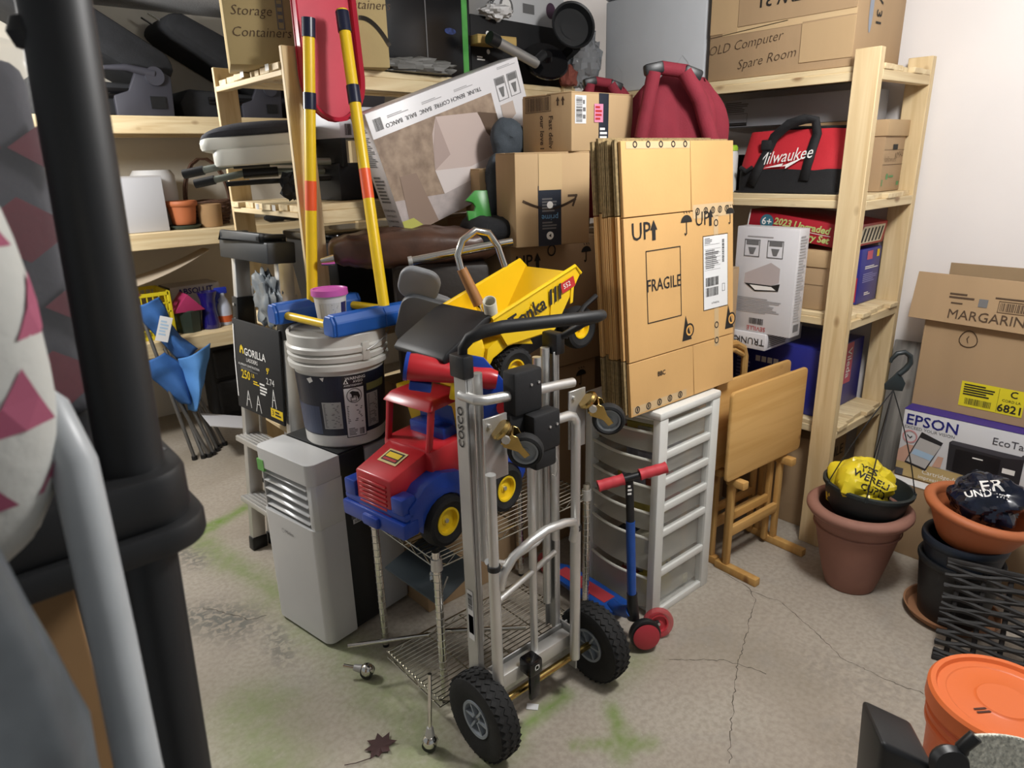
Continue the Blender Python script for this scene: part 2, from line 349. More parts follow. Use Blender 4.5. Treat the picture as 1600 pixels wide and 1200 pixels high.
for pts in ([(2.188, 1.287), (2.175, 1.179), (2.128, 1.11), (1.941, 1.029), (1.728, .942), (1.529, .835), (1.387, .749)], [(2.15, 1.16), (2.179, 1.035), (2.124, .907), (2.043, .734), (2.044, .612), (2.073, .474), (2.2, .3)], [(.55, 2.5), (.62, 2.38), (.66, 2.3), (.72, 2.28)], [(1.62, 1.12), (1.75, 1.0), (1.8, .86)]):
    mb = MB(); P = []
    for a, b in zip(pts, pts[1:]):
        a, b = V(a), V(b); k = max(2, int((b-a).length/.012))
        for i in range(k): q = a+(b-a)*i/k; P.append((q.x+.007*noise.noise(V((q.x*30, q.y*30, 1)))+.004*random.uniform(-1, 1), q.y+.007*noise.noise(V((q.x*30, q.y*30, 9)))+.004*random.uniform(-1, 1)))
    for a, b in zip(P, P[1:]):
        d = V((b[0]-a[0], b[1]-a[1])).normalized(); w = random.uniform(.0004, .0014); n = (-d.y*w, d.x*w)
        mb.add([(a[0]+n[0], a[1]+n[1], .0006), (a[0]-n[0], a[1]-n[1], .0006), (b[0]-n[0], b[1]-n[1], .0006), (b[0]+n[0], b[1]+n[1], .0006)], [(0, 1, 2, 3)])
    mb.build('crack', crk, fl, smooth=False)
wallm = mat('painted_wall', '#e6e0dd', .8, var=.02, scale=3, bump=.06, bscale=120)
wallB = mat('back_wall_paint', '#cfc8ba', .85, var=.04, scale=3, bump=.06, bscale=120)
struct(MB().box(3.17, Y0, 0, 3.27, 4.9, 2.5).build('wall_right', wallm)); struct(MB().box(X0, 4.9, 0, 3.27, 5.0, 2.5).build('wall_back', wallB))
struct(MB().box(X0, Y0, 2.5, 3.27, 5.0, 2.6).build('ceiling', mat('ceiling_stipple', '#b4b3b3', .95, var=.15, scale=120, bump=.9, bscale=90)))
# ---------------------------------------------------------------- pine shelving
stick = mat('white_sticker', '#e6e3dc', .6)
def shelf_unit(label, O, e1, e2, L, D, H, rails, post_t, rail_h, slat_t=.019, sw=.078, ns=5, m1=None, m2=None, front_h=0, cross=None):
    t = thing('storage_shelf', label, 'shelf', T(O[0], O[1], 0)); e1 = V((e1[0], e1[1], 0)); e2 = V((e2[0], e2[1], 0)); Z = V((0, 0, 1))
    def bar(name, a0, a1, b0, b1, z0, z1, m, par=t):
        q = [e1*a0+e2*b0, e1*a1+e2*b0, e1*a1+e2*b1, e1*a0+e2*b1]
        return MB().hexa([p+Z*z0 for p in q], [p+Z*z1 for p in q]).build(name, m, par, bev=.002, seg=1)
    for a in (0, L-.089):
        for b in (-post_t, D): bar('post', a, a+.089, b, b+post_t, 0, H, pineZ)
    for z in rails:
        for a in (.0, L-.038): bar('end_rail', a, a+.038, 0, D, z, z+rail_h, m2)
        for k in range(ns):
            b = .002+(D-sw-.004)*k/(ns-1); bar('slat', .012*math.sin(k*2.1+z*9)+.004, L-.005, b, b+sw, z+rail_h, z+rail_h+slat_t, m1)
        if front_h: bar('front_rail', .09, L-.09, -.002, .017, z+rail_h-front_h, z+rail_h, m1)
    if cross:
        for (z, b) in cross:
            bar('price_sticker', -.016, -.0155, b, b+.03, z, z+.02, stick)
    return t
shelf_unit('pine slatted storage shelf against the white wall holding the red tool bag', (2.678, 1.12), (0, 1), (1, 0), 1.62, .425, 1.935, [.485, .938, 1.389, 1.832], .036, .034, m1=pineY, m2=pineX, front_h=.03)
ang = R(7.5)
shelf_unit('pine slatted storage shelf with the red sled leaning on its front', (1.037, 2.318), (math.cos(ang), math.sin(ang)), (0, 1), 1.56, .61, 1.964, [.525, .975, 1.425, 1.876], .019, .019, slat_t=.022, ns=6, m1=pineX, m2=pineY, front_h=.045, cross=[(1.897, .28), (1.897, .06), (1.446, .3), (1.446, .15)])
bs = thing('plank_shelf', 'deep pine plank shelf built along the back wall', 'shelf', T(0, 4.3, 0))
for zt in (1.87, 1.26, .65):
    MB().box(.2, -.038, zt-.089, 3.1, 0, zt).build('front_board', pineX, bs, bev=.003, seg=1)
    MB().box(.2, .5, zt-.089, 3.1, .538, zt-.019).build('back_board', pineX, bs, bev=.003, seg=1)
    for k in range(4): MB().box(.2, .005+.148*k, zt-.019, 3.1, .148*(k+1), zt).build('plank', pineX, bs, bev=.002, seg=1)
for x in (.2, 2.3, 3.0): MB().box(x, -.076, 0, x+.089, -.038, 2.0).build('post', pineZ, bs, bev=.003, seg=1)
for x in (.2, 2.3, 3.0): MB().box(x, .54, 0, x+.089, .578, 2.0).build('post', pineZ, bs, bev=.003, seg=1)
# ---------------------------------------------------------------- portable air conditioner
acW = mat('appliance_white', '#c9c9c8', .22, var=.01); acB = mat('appliance_black', '#1b1d1e', .45); acG = mat('appliance_grey', '#a9abad', .4)
ac = thing('air_conditioner', 'white and black portable air conditioner carrying the big white bucket', 'air conditioner', T(.803, 1.943, 0, 10))
w, h = .315, .69
def rrect(x0, y0, x1, y1, r, n=6, corners=(1, 1, 1, 1)):
    out = []
    for (cx, cy, a0, c) in ((x1-r, y1-r, 0, corners[0]), (x0+r, y1-r, 90, corners[1]), (x0+r, y0+r, 180, corners[2]), (x1-r, y0+r, 270, corners[3])):
        if c: out += [(cx+r*math.cos(R(a0+90*k/n)), cy+r*math.sin(R(a0+90*k/n))) for k in range(n+1)]
        else: out.append((x1 if a0 in (0, 270) else x0, y1 if a0 in (0, 90) else y0))
    return out
fp = rrect(0, 0, .12, w, .03, corners=(0, 1, 1, 0))
vz0, vz1 = .455, .615
f = MB(); f.prism(fp, .012, vz0); f.prism(fp, vz1, h)
f.prism(rrect(.035, .012, .12, w-.002, .01), vz0, vz1)
f.prism([(0.006, 0.012), (.02, 0), (.12, 0), (.12, .035), (.006, .035)], vz0, vz1)
f.prism([(0.010, w-.016), (.028, w), (.12, w), (.12, w-.02), (.010, w-.02)], vz0, vz1)
f.build('front_shell', acW, ac, bev=.0015, seg=1)
MB().box(.033, .035, vz0+.002, .0345, w-.014, vz1-.002).build('grille_back', black, ac)
for k in range(5):
    z = vz0+.012+k*.031; MB().hexa([(.003, .036, z), (.033, .036, z+.010), (.033, w-.022, z+.010), (.010, w-.022, z)], [(.003, .036, z+.004), (.033, .036, z+.013), (.033, w-.022, z+.013), (.010, w-.022, z+.004)]).build('louvre', acW, ac, bev=.001, seg=1)
MB().box(.12, .003, .015, .225, w-.003, h-.004).build('side_panel', acB, ac, bev=.003)
MB().box(.225, .0, .015, .37, w, h-.012).build('rear_shell', acG, ac, bev=.012)
MB().box(.125, .01, h-.006, .36, w-.01, h+.002).build('top_cover', acB, ac, bev=.002)
for y in (.05, w-.05):
    for x in (.05, .3): MB().cyl((x, y-.015, .008), (x, y+.015, .008), .008).build('castor', black, ac)
i = Ink(ac, (0, w, 0), (0, -1, 0), (0, 0, 1)); i.text('Midea', .155, .40, .020, inkG); i.ring(.118, .40, .008, .0012, inkG); i.done()
MB().box(-.002, w-.05, vz1-.012, .006, w-.012, vz1+.03).build('painters_tape', mat('green_tape', '#6fb05a', .6), ac)
i = Ink(ac, (.14, .0025, 0), (1, 0, 0), (0, 0, 1)); i.rect(.005, .44, .075, .56, inkG); i.rect(.01, .42, .06, .438, paper); i.bars(.015, .423, .055, .435, ink, 14); i.fine(.01, .46, .07, .55, 10, mat('grey_ink_dark', '#4b4d50', .6)); i.done()
# ---------------------------------------------------------------- big bucket
buW = mat('bucket_white', '#d2d0ca', .35, var=.03, scale=6); navy = mat('label_navy', '#1c2030', .3, var=.1, scale=10)
BX, BY, BZ = 1.035, 2.12, .692
bk = thing('pail', 'large white plastic pail with a dark blue warning label on the air conditioner', 'bucket', T(BX, BY, BZ))
br = lambda z: .136+.020*z/.39
prof = [(0, 0), (.132, 0), (.137, .006), (br(.27), .27), (.166, .275), (.168, .292), (br(.3), .298), (.163, .302), (.167, .318), (br(.33), .326), (.166, .33), (.168, .345), (.162, .352), (.163, .385), (.16, .39), (.153, .388), (.150, .35), (.128, .01), (0, .01)]
MB().lathe(prof, 56).build('body', buW, bk, ang=30)
c0 = math.atan2(-BY, -BX)
def bwrap(u, v, l): a = c0+u/.148; r = br(v)+.0006+l; return (r*math.cos(a), r*math.sin(a), v)
i = Ink(bk, (0, 0, 0), (1, 0, 0), (0, 0, 1), bwrap)
i.rect(-.26, .045, .26, .255, navy, 1, 'label', 48)
i.rect(-.26, .05, -.085, .15, mat('label_slate', '#3b4560', .35), 2, 'label', 14); i.rect(-.075, .07, -.01, .165, mat('label_grey', '#a3a3a0', .5), 2, 'label', 6); i.fine(-.07, .075, -.014, .16, 20, inkG, 3)
i.rect(.0, .035, .072, .255, mat('label_dark', '#202022', .4), 2, 'label', 6); i.rect(.003, .038, .069, .21, paper, 3, 'label', 6); i.text('WARNING', .045, .243, .014, inkW, l=3); i.text('AVISO', .052, .231, .012, inkW, l=3); i.text('AVERTISSEMENT', .036, .219, .0085, inkW, l=3)
i.poly([(.004, .226), (.02, .226), (.012, .243)], inkW, 3); i.poly([(.008, .228), (.016, .228), (.012, .238)], ink, 4)
i.ring(.036, .183, .026, .003, inkG, 4); i.poly([(.02, .195), (.03, .2), (.05, .194), (.055, .18), (.05, .165), (.045, .18), (.034, .183), (.03, .172), (.026, .19)], ink, 5); i.frame(.024, .165, .042, .178, .002, ink, 5)
i.fine(.008, .085, .064, .15, 11, inkG, 4); i.bars(.045, .042, .063, .065, ink, 8, 4); i.fine(.008, .042, .04, .07, 5, inkG, 4)
i.rect(.082, .19, .17, .215, mat('label_olive', '#7b7a4a', .5), 2, 'label', 8); i.rect(.08, .06, .13, .18, mat('label_grey', '#a3a3a0', .5), 2, 'label', 6); i.fine(.084, .065, .127, .175, 20, inkG, 3, 5)
i.poly([(-.12, .245), (-.1, .252), (-.095, .238), (-.11, .23)], inkW, 3); i.poly([(-.07, .25), (-.055, .252), (-.06, .238)], inkW, 3)
i.done()
a = c0+.55; MB().box(-.012, -.014, .30, .004, .014, .36, T(rz=math.degrees(a)) @ T(.165)).build('handle_lug', buW, bk, bev=.003)
e0 = V((.172*math.cos(a), .172*math.sin(a), .335)); pts = []
for k in range(25):
    t = math.pi*k/24; a2 = a+t; pts.append((.174*math.cos(a2)*(1+.02*math.sin(t)), .174*math.sin(a2)*(1+.02*math.sin(t)), .335+.05*math.sin(t)))
MB().tube(pts, .0018, 6).build('wire_handle', alu2, bk)
tb = thing('tub', 'small white tub with a pink lid standing on the big pail', 'tub', T(1.03, 2.13, BZ+.384))
# lid of the pail carries the tub
MB().lathe([(0, .377), (.15, .377), (.15, .383), (0, .383)], 40).build('lid', mat('lid_grey', '#8d8b86', .4), bk)
MB().lathe([(0, 0), (.043, 0), (.045, .004), (.053, .105), (.056, .107), (.056, .114), (0, .114)], 36).build('body', mat('tub_white', '#cfcdca', .35), tb)
MB().lathe([(.0, .128), (.05, .128), (.053, .132), (.060, .131), (.061, .112), (.056, .112), (0, .114)], 36).build('lid', mat('pink_lid', '#c25aa8', .35, var=.08), tb)
def twrap(u, v, l): a = c0+u/.05; r = .0455+.0078*v/.105+l; return (r*math.cos(a), r*math.sin(a), v)
i = Ink(tb, (0, 0, 0), (1, 0, 0), (0, 0, 1), twrap); i.rect(-.04, .01, .03, .09, mat('tub_label', '#bdbbb8', .5), 1, 'label', 8); i.fine(-.036, .014, .026, .086, 14, inkG, 2); i.rect(.035, .01, .06, .09, mat('label_violet', '#2d2b5a', .4), 1, 'label', 4); i.done()
# ---------------------------------------------------------------- toy goal frame: two blue foot bars, yellow poles
gB = mat('toy_blue', '#1d56a8', .35, var=.05); gY = mat('pole_yellow', '#e8c11f', .35, var=.04); gN = mat('cap_navy', '#161a33', .3); gO = mat('band_orange', '#ea5a2c', .4)
gz = BZ+.392
gf = wthing('goal_frame', 'yellow pole frame with blue foot bars resting across the white pail', 'toy frame', 1.05, 2.1, gz)
def footbar(p0, p1):
    p0, p1 = V(p0), V(p1); M = fr(p0, p1-p0, (0, 0, 1)); L = (p1-p0).length
    hx = [(-.033, .004), (-.028, 0), (.028, 0), (.033, .004), (.033, .046), (.018, .068), (-.018, .068), (-.033, .046)]
    mb = MB(); n = len(hx)
    for x0, x1, s in ((0, .012, .94), (.012, L*.5, 1), (L*.5, L-.012, .98), (L-.012, L, .92)):
        vs = [(x0, a*s, b*s+.028*(1-s)) for a, b in hx]+[(x1, a*s, b*s+.028*(1-s)) for a, b in hx]
        mb.add(vs, [tuple(range(n-1, -1, -1)), tuple(range(n, 2*n))]+[(k, (k+1) % n, n+(k+1) % n, n+k) for k in range(n)], M)
    return mb.build('foot_bar', gB, gf, bev=.003, seg=1, ang=15)
footbar((.94, 1.98, gz-.002), (1.33, 2.0, gz)); footbar((.875, 2.262, gz+.006), (1.20, 2.262, gz+.006))
MB().cyl((.965, 2.0, gz+.028), (.915, 2.255, gz+.034), .0135).build('cross_tube', gY, gf); MB().cyl((1.25, 2.0, gz+.028), (1.16, 2.25, gz+.034), .0135).build('cross_tube', gY, gf)
def pole(p0, p1, bands):
    p0, p1 = V(p0), V(p1); o = MB().cyl(p0, p1, .0185, n=18).build('pole', gY, gf); d = p1-p0
    for (t, hh, m, nm, rad) in bands: MB().cyl(p0+d*t, p0+d*t+d.normalized()*hh, rad, n=18).build(nm, m, o)
pole((1.022, 2.255, gz+.05), (1.106, 2.228, 2.035), [(.94, .055, gN, 'end_cap', .0215), (.705, .05, gN, 'clip_band', .0212), (.355, .095, gO, 'orange_band', .0189)])
pole((1.155, 1.995, gz+.045), (1.212, 2.205, 2.065), [(.93, .062, gN, 'end_cap', .0215), (.70, .055, gN, 'clip_band', .0212), (.385, .095, gO, 'orange_band', .0189)])
# ---------------------------------------------------------------- red sled
sl = thing('sled', 'red plastic sled standing upright behind the yellow poles', 'sled', T(1.2, 2.285, 1.735, 5, rx=-2))
sm = mat('sled_red', '#c8384c', .4, var=.05, scale=6); sr = mat('sled_rim', '#b32037', .35)
def slo(t, s, zt=.62):
    hw = .118*s
    pts = []
    n = 14
    for k in range(n+1): a = math.pi*k/n; pts.append((-hw*math.cos(a)*(1 if True else 1), .14-.14*s*math.sin(a)))
    return [(-hw*.92, zt)]+pts+[(hw*.92, zt)]
po = slo(0, 1); pi_ = slo(0, .9, .61)
M = Matrix(((1, 0, 0, 0), (0, 0, -1, 0), (0, 1, 0, 0), (0, 0, 0, 1)))
MB().prism(po, -.012, -.008, M).build('base', sm, sl)
mb = MB(); n = len(po)
for k in range(n-1): mb.add([(po[k][0], -.0, po[k][1]), (po[k+1][0], 0, po[k+1][1]), (pi_[k+1][0], .0, pi_[k+1][1]), (pi_[k][0], 0, pi_[k][1]), (po[k][0], .022, po[k][1]), (po[k+1][0], .022, po[k+1][1]), (pi_[k+1][0], .012, pi_[k+1][1]), (pi_[k][0], .012, pi_[k][1])], [(0, 1, 2, 3), (4, 5, 6, 7), (0, 1, 5, 4), (2, 3, 7, 6)])
for k in range(len(mb.v)): mb.v[k] = (mb.v[k][0], -mb.v[k][1]*.9, mb.v[k][2])
mb.build('rim', sr, sl)
# ---------------------------------------------------------------- step ladder
ld = thing('step_ladder', 'aluminium step ladder with black top cap and label card leaning by the shelf end', 'ladder', fr((.862, 2.80, 0), (.10, -.995, 0), (.105, -.075, 1.35)))
HL = 1.355; LW = .43
def stile(x): return MB().box(x, -.012, .04, x+.03, .055, HL-.05)
for x0 in (0, LW-.03):
    tp = .035 if x0 == 0 else -.035
    mb = MB().hexa([(x0, -.01, .05), (x0+.032, -.01, .05), (x0+.032, .05, .05), (x0, .05, .05)], [(x0+tp, -.01, HL-.06), (x0+.032+tp, -.01, HL-.06), (x0+.032+tp, .05, HL-.06), (x0+tp, .05, HL-.06)])
    mb.build('stile', alu, ld, bev=.003)
    MB().box(x0-.004, -.014, 0, x0+.036, .054, .06).build('foot', black, ld, bev=.004)
    xm = x0+tp*.76
    MB().hexa([(xm-.006, -.016, HL-.36), (xm+.04, -.016, HL-.36), (xm+.04, .055, HL-.36), (xm-.006, .055, HL-.36)], [(xm-.003, -.016, HL-.24), (xm+.043, -.016, HL-.24), (xm+.043, .055, HL-.24), (xm-.003, .055, HL-.24)]).build('hinge_plate', black, ld, bev=.003)
    for q in (-.03, .03): MB().cyl((xm+.018, .056, HL-.3+q), (xm+.018, .060, HL-.3+q), .006).build('rivet', alu, ld)
    for q in (-.03, .03): MB().cyl((xm+.018, -.017, HL-.3+q), (xm+.018, -.021, HL-.3+q), .006).build('rivet', alu, ld)
    mb = MB().hexa([(x0+.002, .07, .05), (x0+.028, .07, .05), (x0+.028, .10, .05), (x0+.002, .10, .05)], [(x0+tp, .05, HL-.2), (x0+.028+tp, .05, HL-.2), (x0+.028+tp, .062, HL-.2), (x0+tp, .062, HL-.2)]); mb.build('rear_leg', alu2, ld, bev=.002)
    MB().box(x0-.002, .065, 0, x0+.032, .105, .055).build('rear_foot', black, ld, bev=.004)
cap = MB(); cap.box(.028, -.05, HL-.085, LW-.028, .06, HL-.01); cap.box(.06, -.06, HL-.012, LW-.06, -.035, HL+.02); cap.box(.06, .02, HL-.012, LW-.06, .045, HL+.012); cap.box(.06, -.06, HL-.012, .09, .045, HL+.016); cap.box(LW-.09, -.06, HL-.012, LW-.06, .045, HL+.016)
cap.build('top_cap', mat('ladder_cap', '#25282b', .5, var=.1, scale=20), ld, bev=.006)
for z in (.25, .52): 
    MB().box(.03, -.05, z, LW-.03, .05, z+.022).build('tread', alu, ld, bev=.003)
    t = MB()
    for k in range(6): t.box(.035, -.045+.016*k, z+.022, LW-.035, -.04+.016*k, z+.0245)
    t.build('tread_ribs', alu2, ld)
for z in (.34,): MB().tube([(.015, .04, z), (.03, .07, z-.05), (.015, .09, z-.1)], .006, 6).build('spreader', black, ld)
lc = MB().box(.03, -.026, .665, LW-.03, -.016, 1.03).build('label_card', blackM, ld, bev=.004)
i = Ink(ld, (.03, -.0262, .665), (1, 0, 0), (0, 0, 1))
i.poly([(.05, .235), (.058, .26), (.068, .268), (.078, .26), (.086, .235), (.076, .232), (.075, .248), (.062, .248), (.06, .232)], inkY)
i.text('GORILLA', .175, .243, .042, inkW, off=.0006); i.text('LADDERS', .15, .212, .022, inkW); i.text('ALUMINUM CONSTRUCTION', .12, .188, .013, inkW); i.text('250', .09, .147, .05, inkY, off=.0006); i.text('LB', .15, .155, .022, inkY)
i.text("9'", .272, .195, .035, inkY, off=.0006); i.text('2.74', .285, .155, .036, inkW); i.fine(.05, .168, .2, .18, 2, inkG); i.fine(.15, .12, .2, .138, 2, inkY); i.fine(.2, .09, .26, .14, 4, inkW)
for (x, y) in ((.10, .05), (.18, .045)):
    i.line([(x-.02, y-.03), (x, y+.035), (x+.02, y-.03)], .004, inkW); i.line([(x-.012, y), (x+.012, y)], .003, inkW)
i.line([(.29, .06), (.305, .13), (.32, .06)], .004, inkW); i.line([(.296, .09), (.314, .09)], .003, inkW); i.rect(.275, .02, .365, .055, inkY); i.text('3', .292, .037, .03, ink, l=3); i.fine(.31, .027, .355, .05, 2, ink, 3); i.line([(.012, .05), (.006, .2), (.012, .34)], .008, inkW); i.done()
def crumple(name, label, cat, c, s, m, seed, amp=.35, fr_=2.2, n=28, floor=None, cut=None, M=None):
    """crumpled film bag: a folded, faceted surface"""
    def fn(u, v):
        a = 2*math.pi*u; p = math.pi*v; d = V((math.sin(p)*math.cos(a), math.sin(p)*math.sin(a), math.cos(p)))
        q = d*fr_+V((seed*3.1, seed*1.7, seed)); k = 1+amp*(abs(noise.noise(q))*1.6-.4)+amp*.5*abs(noise.noise(q*2.7))+.12*amp*noise.noise(q*7)
        z = d.z*s[2]*k
        if floor is not None: z = max(z, floor)
        return (c[0]*0+d.x*s[0]*k, d.y*s[1]*k, z)
    mb = MB().grid(fn, n*2, n, cu=True); o = mb.build(name, m, None, ang=28)
    o.matrix_world = M if M is not None else T(*c); tag(o, label, cat); return o
bagS = mat('silver_film', '#7d8489', .22, var=.25, scale=9, bump=.3, bscale=25)
crumple('plastic_bag', 'crumpled silver grey plastic bag tucked into the step ladder', 'bag', (.972, 2.52, 1.13), (.026, .11, .10), bagS, 4, .5)
# ---------------------------------------------------------------- convertible hand truck
ht = wthing('hand_truck', 'folded aluminium convertible hand truck with two black pneumatic wheels', 'hand truck', 1.13, 1.27)
def HT(name, mb, m, **k): return mb.build(name, m, ht, **k)
for x, s in ((.962, 1), (1.277, -1)):
    HT('side_rail', MB().box(x-.004, 1.298, .20, x+.004, 1.345, 1.10).box(x, 1.298, .20, x+.016*s, 1.303, 1.10).box(x, 1.34, .20, x+.016*s, 1.345, 1.10), alu2, bev=.001, seg=1)
    HT('rail_cap', MB().box(x-.012, 1.292, 1.09, x+.022, 1.352, 1.15), black, bev=.006)
    HT('inner_tube', MB().cyl((x+.024*s, 1.325, .30), (x+.024*s, 1.325, 1.11), .0135), alu)
    HT('inner_tube', MB().cyl((x+.055*s, 1.325, .55), (x+.055*s, 1.325, 1.09), .0125), alu)
xl, xr = .966, 1.268
for x in (xl, xr):
    HT('front_tube', MB().cyl((x, 1.222, .145), (x, 1.222, .59), .0155), alu)
    HT('collar', MB().cyl((x, 1.222, .588), (x, 1.222, .602), .0175), black)
    HT('upper_tube', MB().cyl((x, 1.222, .60), (x, 1.222, .90 if x == xr else .86), .0135), alu)
HT('top_bend', MB().tube([(1.268, 1.222, .90), (1.268, 1.222, .918), (1.258, 1.222, .935), (1.24, 1.222, .943), (1.13, 1.222, .945), (1.10, 1.222, .94)], .0135), alu)
for x in (1.0, 1.145): HT('middle_tube', MB().cyl((x, 1.27, .215), (x, 1.27, .86), .0115), alu)
HT('middle_tube', MB().cyl((1.235, 1.27, .55), (1.235, 1.27, .93), .0125), alu)
# stair loop between the front tubes
lp = [(xl+.014, 1.216, .53), (xl+.02, 1.208, .575), (xl+.05, 1.202, .615), (xl+.11, 1.198, .64), (1.13, 1.196, .652), (1.2, 1.198, .645), (1.24, 1.204, .63), (xr-.012, 1.212, .60), (xr-.014, 1.218, .56)]
HT('loop_bar', MB().tube(lp, .0125), alu)
HT('cross_bar', MB().tube([(xl, 1.25, .60), (1.03, 1.255, .565), (1.15, 1.26, .575), (1.25, 1.29, .59)], .009), alu); HT('cross_bar', MB().cyl((xl+.01, 1.235, .475), (1.25, 1.29, .49), .009), alu)
HT('brace', MB().cyl((1.165, 1.3, .64), (1.19, 1.31, .78), .0105), alu)
# top yoke and black clamps
HT('yoke_bar', MB().tube([(.962, 1.325, 1.045), (.967, 1.27, 1.043), (.985, 1.255, 1.042), (1.08, 1.25, 1.035), (1.23, 1.25, 1.025), (1.285, 1.25, 1.02)], .0135), alu)
HT('yoke_bar', MB().tube([(1.09, 1.24, .93), (1.16, 1.236, .925), (1.25, 1.29, .935)], .011), alu)
HT('clamp', MB().box(1.055, 1.225, .985, 1.15, 1.275, 1.10).box(1.045, 1.235, .915, 1.13, 1.27, .99), blackM, bev=.008); HT('clamp', MB().box(1.09, 1.195, .88, 1.185, 1.245, .985).box(1.10, 1.20, .83, 1.175, 1.24, .885), blackM, bev=.008)
for x, z in ((1.11, 1.06), (1.135, 1.062)): HT('clamp_screw', MB().cyl((x, 1.222, z), (x, 1.228, z), .0035), alu)
for x, z in ((1.145, .945), (1.17, .947)): HT('clamp_screw', MB().cyl((x, 1.192, z), (x, 1.198, z), .0035), alu)
HT('lock_spring', MB().tube([(1.165, 1.215, .86), (1.18, 1.205, .84), (1.185, 1.205, .81), (1.175, 1.205, .79), (1.165, 1.21, .80)], .0018, 6), alu2)
# bolt plates and swivel castors
for (x0, x1, cx, cz) in ((.966, 1.04, 1.035, .925), (1.262, 1.325, 1.345, .925)):
    HT('caster_plate', MB().box(x0, 1.24, .83, x1, 1.246, 1.0), alu2, bev=.001, seg=1)
    for zz in (.85, .98):
        HT('bolt', MB().cyl((x0+.015, 1.234, zz), (x0+.015, 1.24, zz), .005), alu)
    ax = V((-.72, -.66, -.1)).normalized(); pv = V((cx-.02, 1.212, cz+.03)); wc = V((cx+.018, 1.188, cz-.015))
    fk = HT('caster_fork', MB(), brass) if False else None
    mb = MB(); up = (pv-wc).normalized(); M = fr(wc, up, ax)
    for s in (-.022, .022):
        mb.prism([(-.008, -.009), (.02, -.012), (.05, -.024), (.066, -.018), (.068, .012), (.055, .022), (.02, .006), (-.006, .008)], s-.0012, s+.0012, M)
    mb.box(.06, -.02, -.022, .066, .02, .022, M); fk = HT('caster_fork', mb, brass, bev=.0008, seg=1)
    mb = MB(); mb.lathe([(0, .0), (.018, 0), (.028, .006), (.03, .014), (.026, .02), (0, .02)], 20, M @ T(.072, 0, 0, ry=90)); mb.build('swivel_race', brass, fk)
    mb = MB(); mb.cyl(pv+ax*.022, pv+ax*.03, .011, n=8); mb.build('nut', alu, fk)
    wheel(ht, wc, ax, .046, .032, rubber, mat('castor_grey', '#8f9498', .4), .72, 'caster_wheel', .004)
# lower bar, tongue, axle, wheels
HT('lower_bar', MB().box(.985, 1.245, .17, 1.275, 1.285, .215), alu, bev=.003)
HT('toe_plate', MB().box(.955, 1.295, .10, 1.31, 1.30, .22), alu2, bev=.001, seg=1); HT('axle_bracket', MB().box(1.285, 1.235, .085, 1.29, 1.34, .23), alu2); HT('axle_bracket', MB().box(.975, 1.235, .085, .98, 1.34, .23), alu2)
HT('release_pedal', MB().box(1.065, 1.20, .195, 1.115, 1.25, .245).box(1.07, 1.205, .11, 1.11, 1.22, .2), blackG, bev=.008)
i = Ink(ht, (1.09, 1.1995, .225), (1, 0, 0), (0, 0, 1)); i.frame(-.007, -.007, .007, .007, .003, inkW); i.done()
HT('axle', MB().cyl((.95, 1.25, .125), (1.36, 1.25, .125), .0115), brass)
tire = mat('tyre_rubber', '#191919', .8, var=.15, scale=60, bump=.2, bscale=120); hubg = mat('hub_grey', '#8e959c', .45)
for cx in (.932, 1.385):
    wheel(ht, (cx, 1.25, .125), (1, 0, 0), .125, .078, tire, hubg, .44, 'wheel', .014, 34, 6, 48)
# handle
HT('handle', MB().tube([(.972, 1.325, 1.12), (.972, 1.32, 1.165), (.982, 1.305, 1.19), (1.01, 1.285, 1.205), (1.055, 1.265, 1.212), (1.18, 1.215, 1.213), (1.29, 1.172, 1.213), (1.315, 1.178, 1.212), (1.322, 1.20, 1.20), (1.315, 1.24, 1.18), (1.285, 1.31, 1.13), (1.278, 1.325, 1.10)], [.0115, .0125, .015, .0165, .0165, .0165, .0165, .015, .0115, .0095, .0095, .0095], 14), mat('foam_grip', '#141517', .55))
i = Ink(ht, (.9575, 1.322, .96), (0, 0, 1), (0, 1, 0)); i.text('COSCO', 0, 0, .032, ink, off=.0005); i.done()
i = Ink(ht, (.9575, 1.322, .40), (0, -1, 0), (0, 0, 1)); i.rect(-.013, -.08, .013, .08, paper); i.rect(-.011, -.06, .011, .0, inkB); i.bars(-.01, .02, .01, .07, ink, 12, vert=True); i.done()
# ---------------------------------------------------------------- chrome wire shelving cart
ct = wthing('wire_cart', 'low chrome wire shelf rack carrying the red and blue toy truck', 'wire rack', 1.26, 1.66)
CX0, CX1, CY0, CY1 = .955, 1.585, 1.475, 1.83
def wirefloor(z, x0=CX0, x1=CX1, y0=CY0, y1=CY1):
    n = 23
    for k in range(n):
        x = x0+.012+(x1-x0-.024)*k/(n-1)
        # wires run the long way
    m = 17
    for k in range(m):
        y = y0+.01+(y1-y0-.02)*k/(m-1); MB().cyl((x0, y, z+.004), (x1, y, z+.004), .0017, n=5).build('wire', wire, ct)
    for k in range(3):
        x = x0+(x1-x0)*(k+1)/4; MB().cyl((x, y0, z), (x, y1, z), .0026, n=6).build('cross_wire', wire, ct)
    for (a, b) in (((x0, y0), (x1, y0)), ((x0, y1), (x1, y1)), ((x0, y0), (x0, y1)), ((x1, y0), (x1, y1))):
        for dz in (0, -.024): MB().cyl((a[0], a[1], z+dz), (b[0], b[1], z+dz), .0028, n=6).build('edge_wire', wire, ct)
        L = math.hypot(b[0]-a[0], b[1]-a[1]); q = int(L/.035); pts = [(a[0]+(b[0]-a[0])*j/q, a[1]+(b[1]-a[1])*j/q, z-(.024 if j % 2 else 0)) for j in range(q+1)]
        MB().tube(pts, .0016, 5).build('truss_wire', wire, ct)
wirefloor(.50)
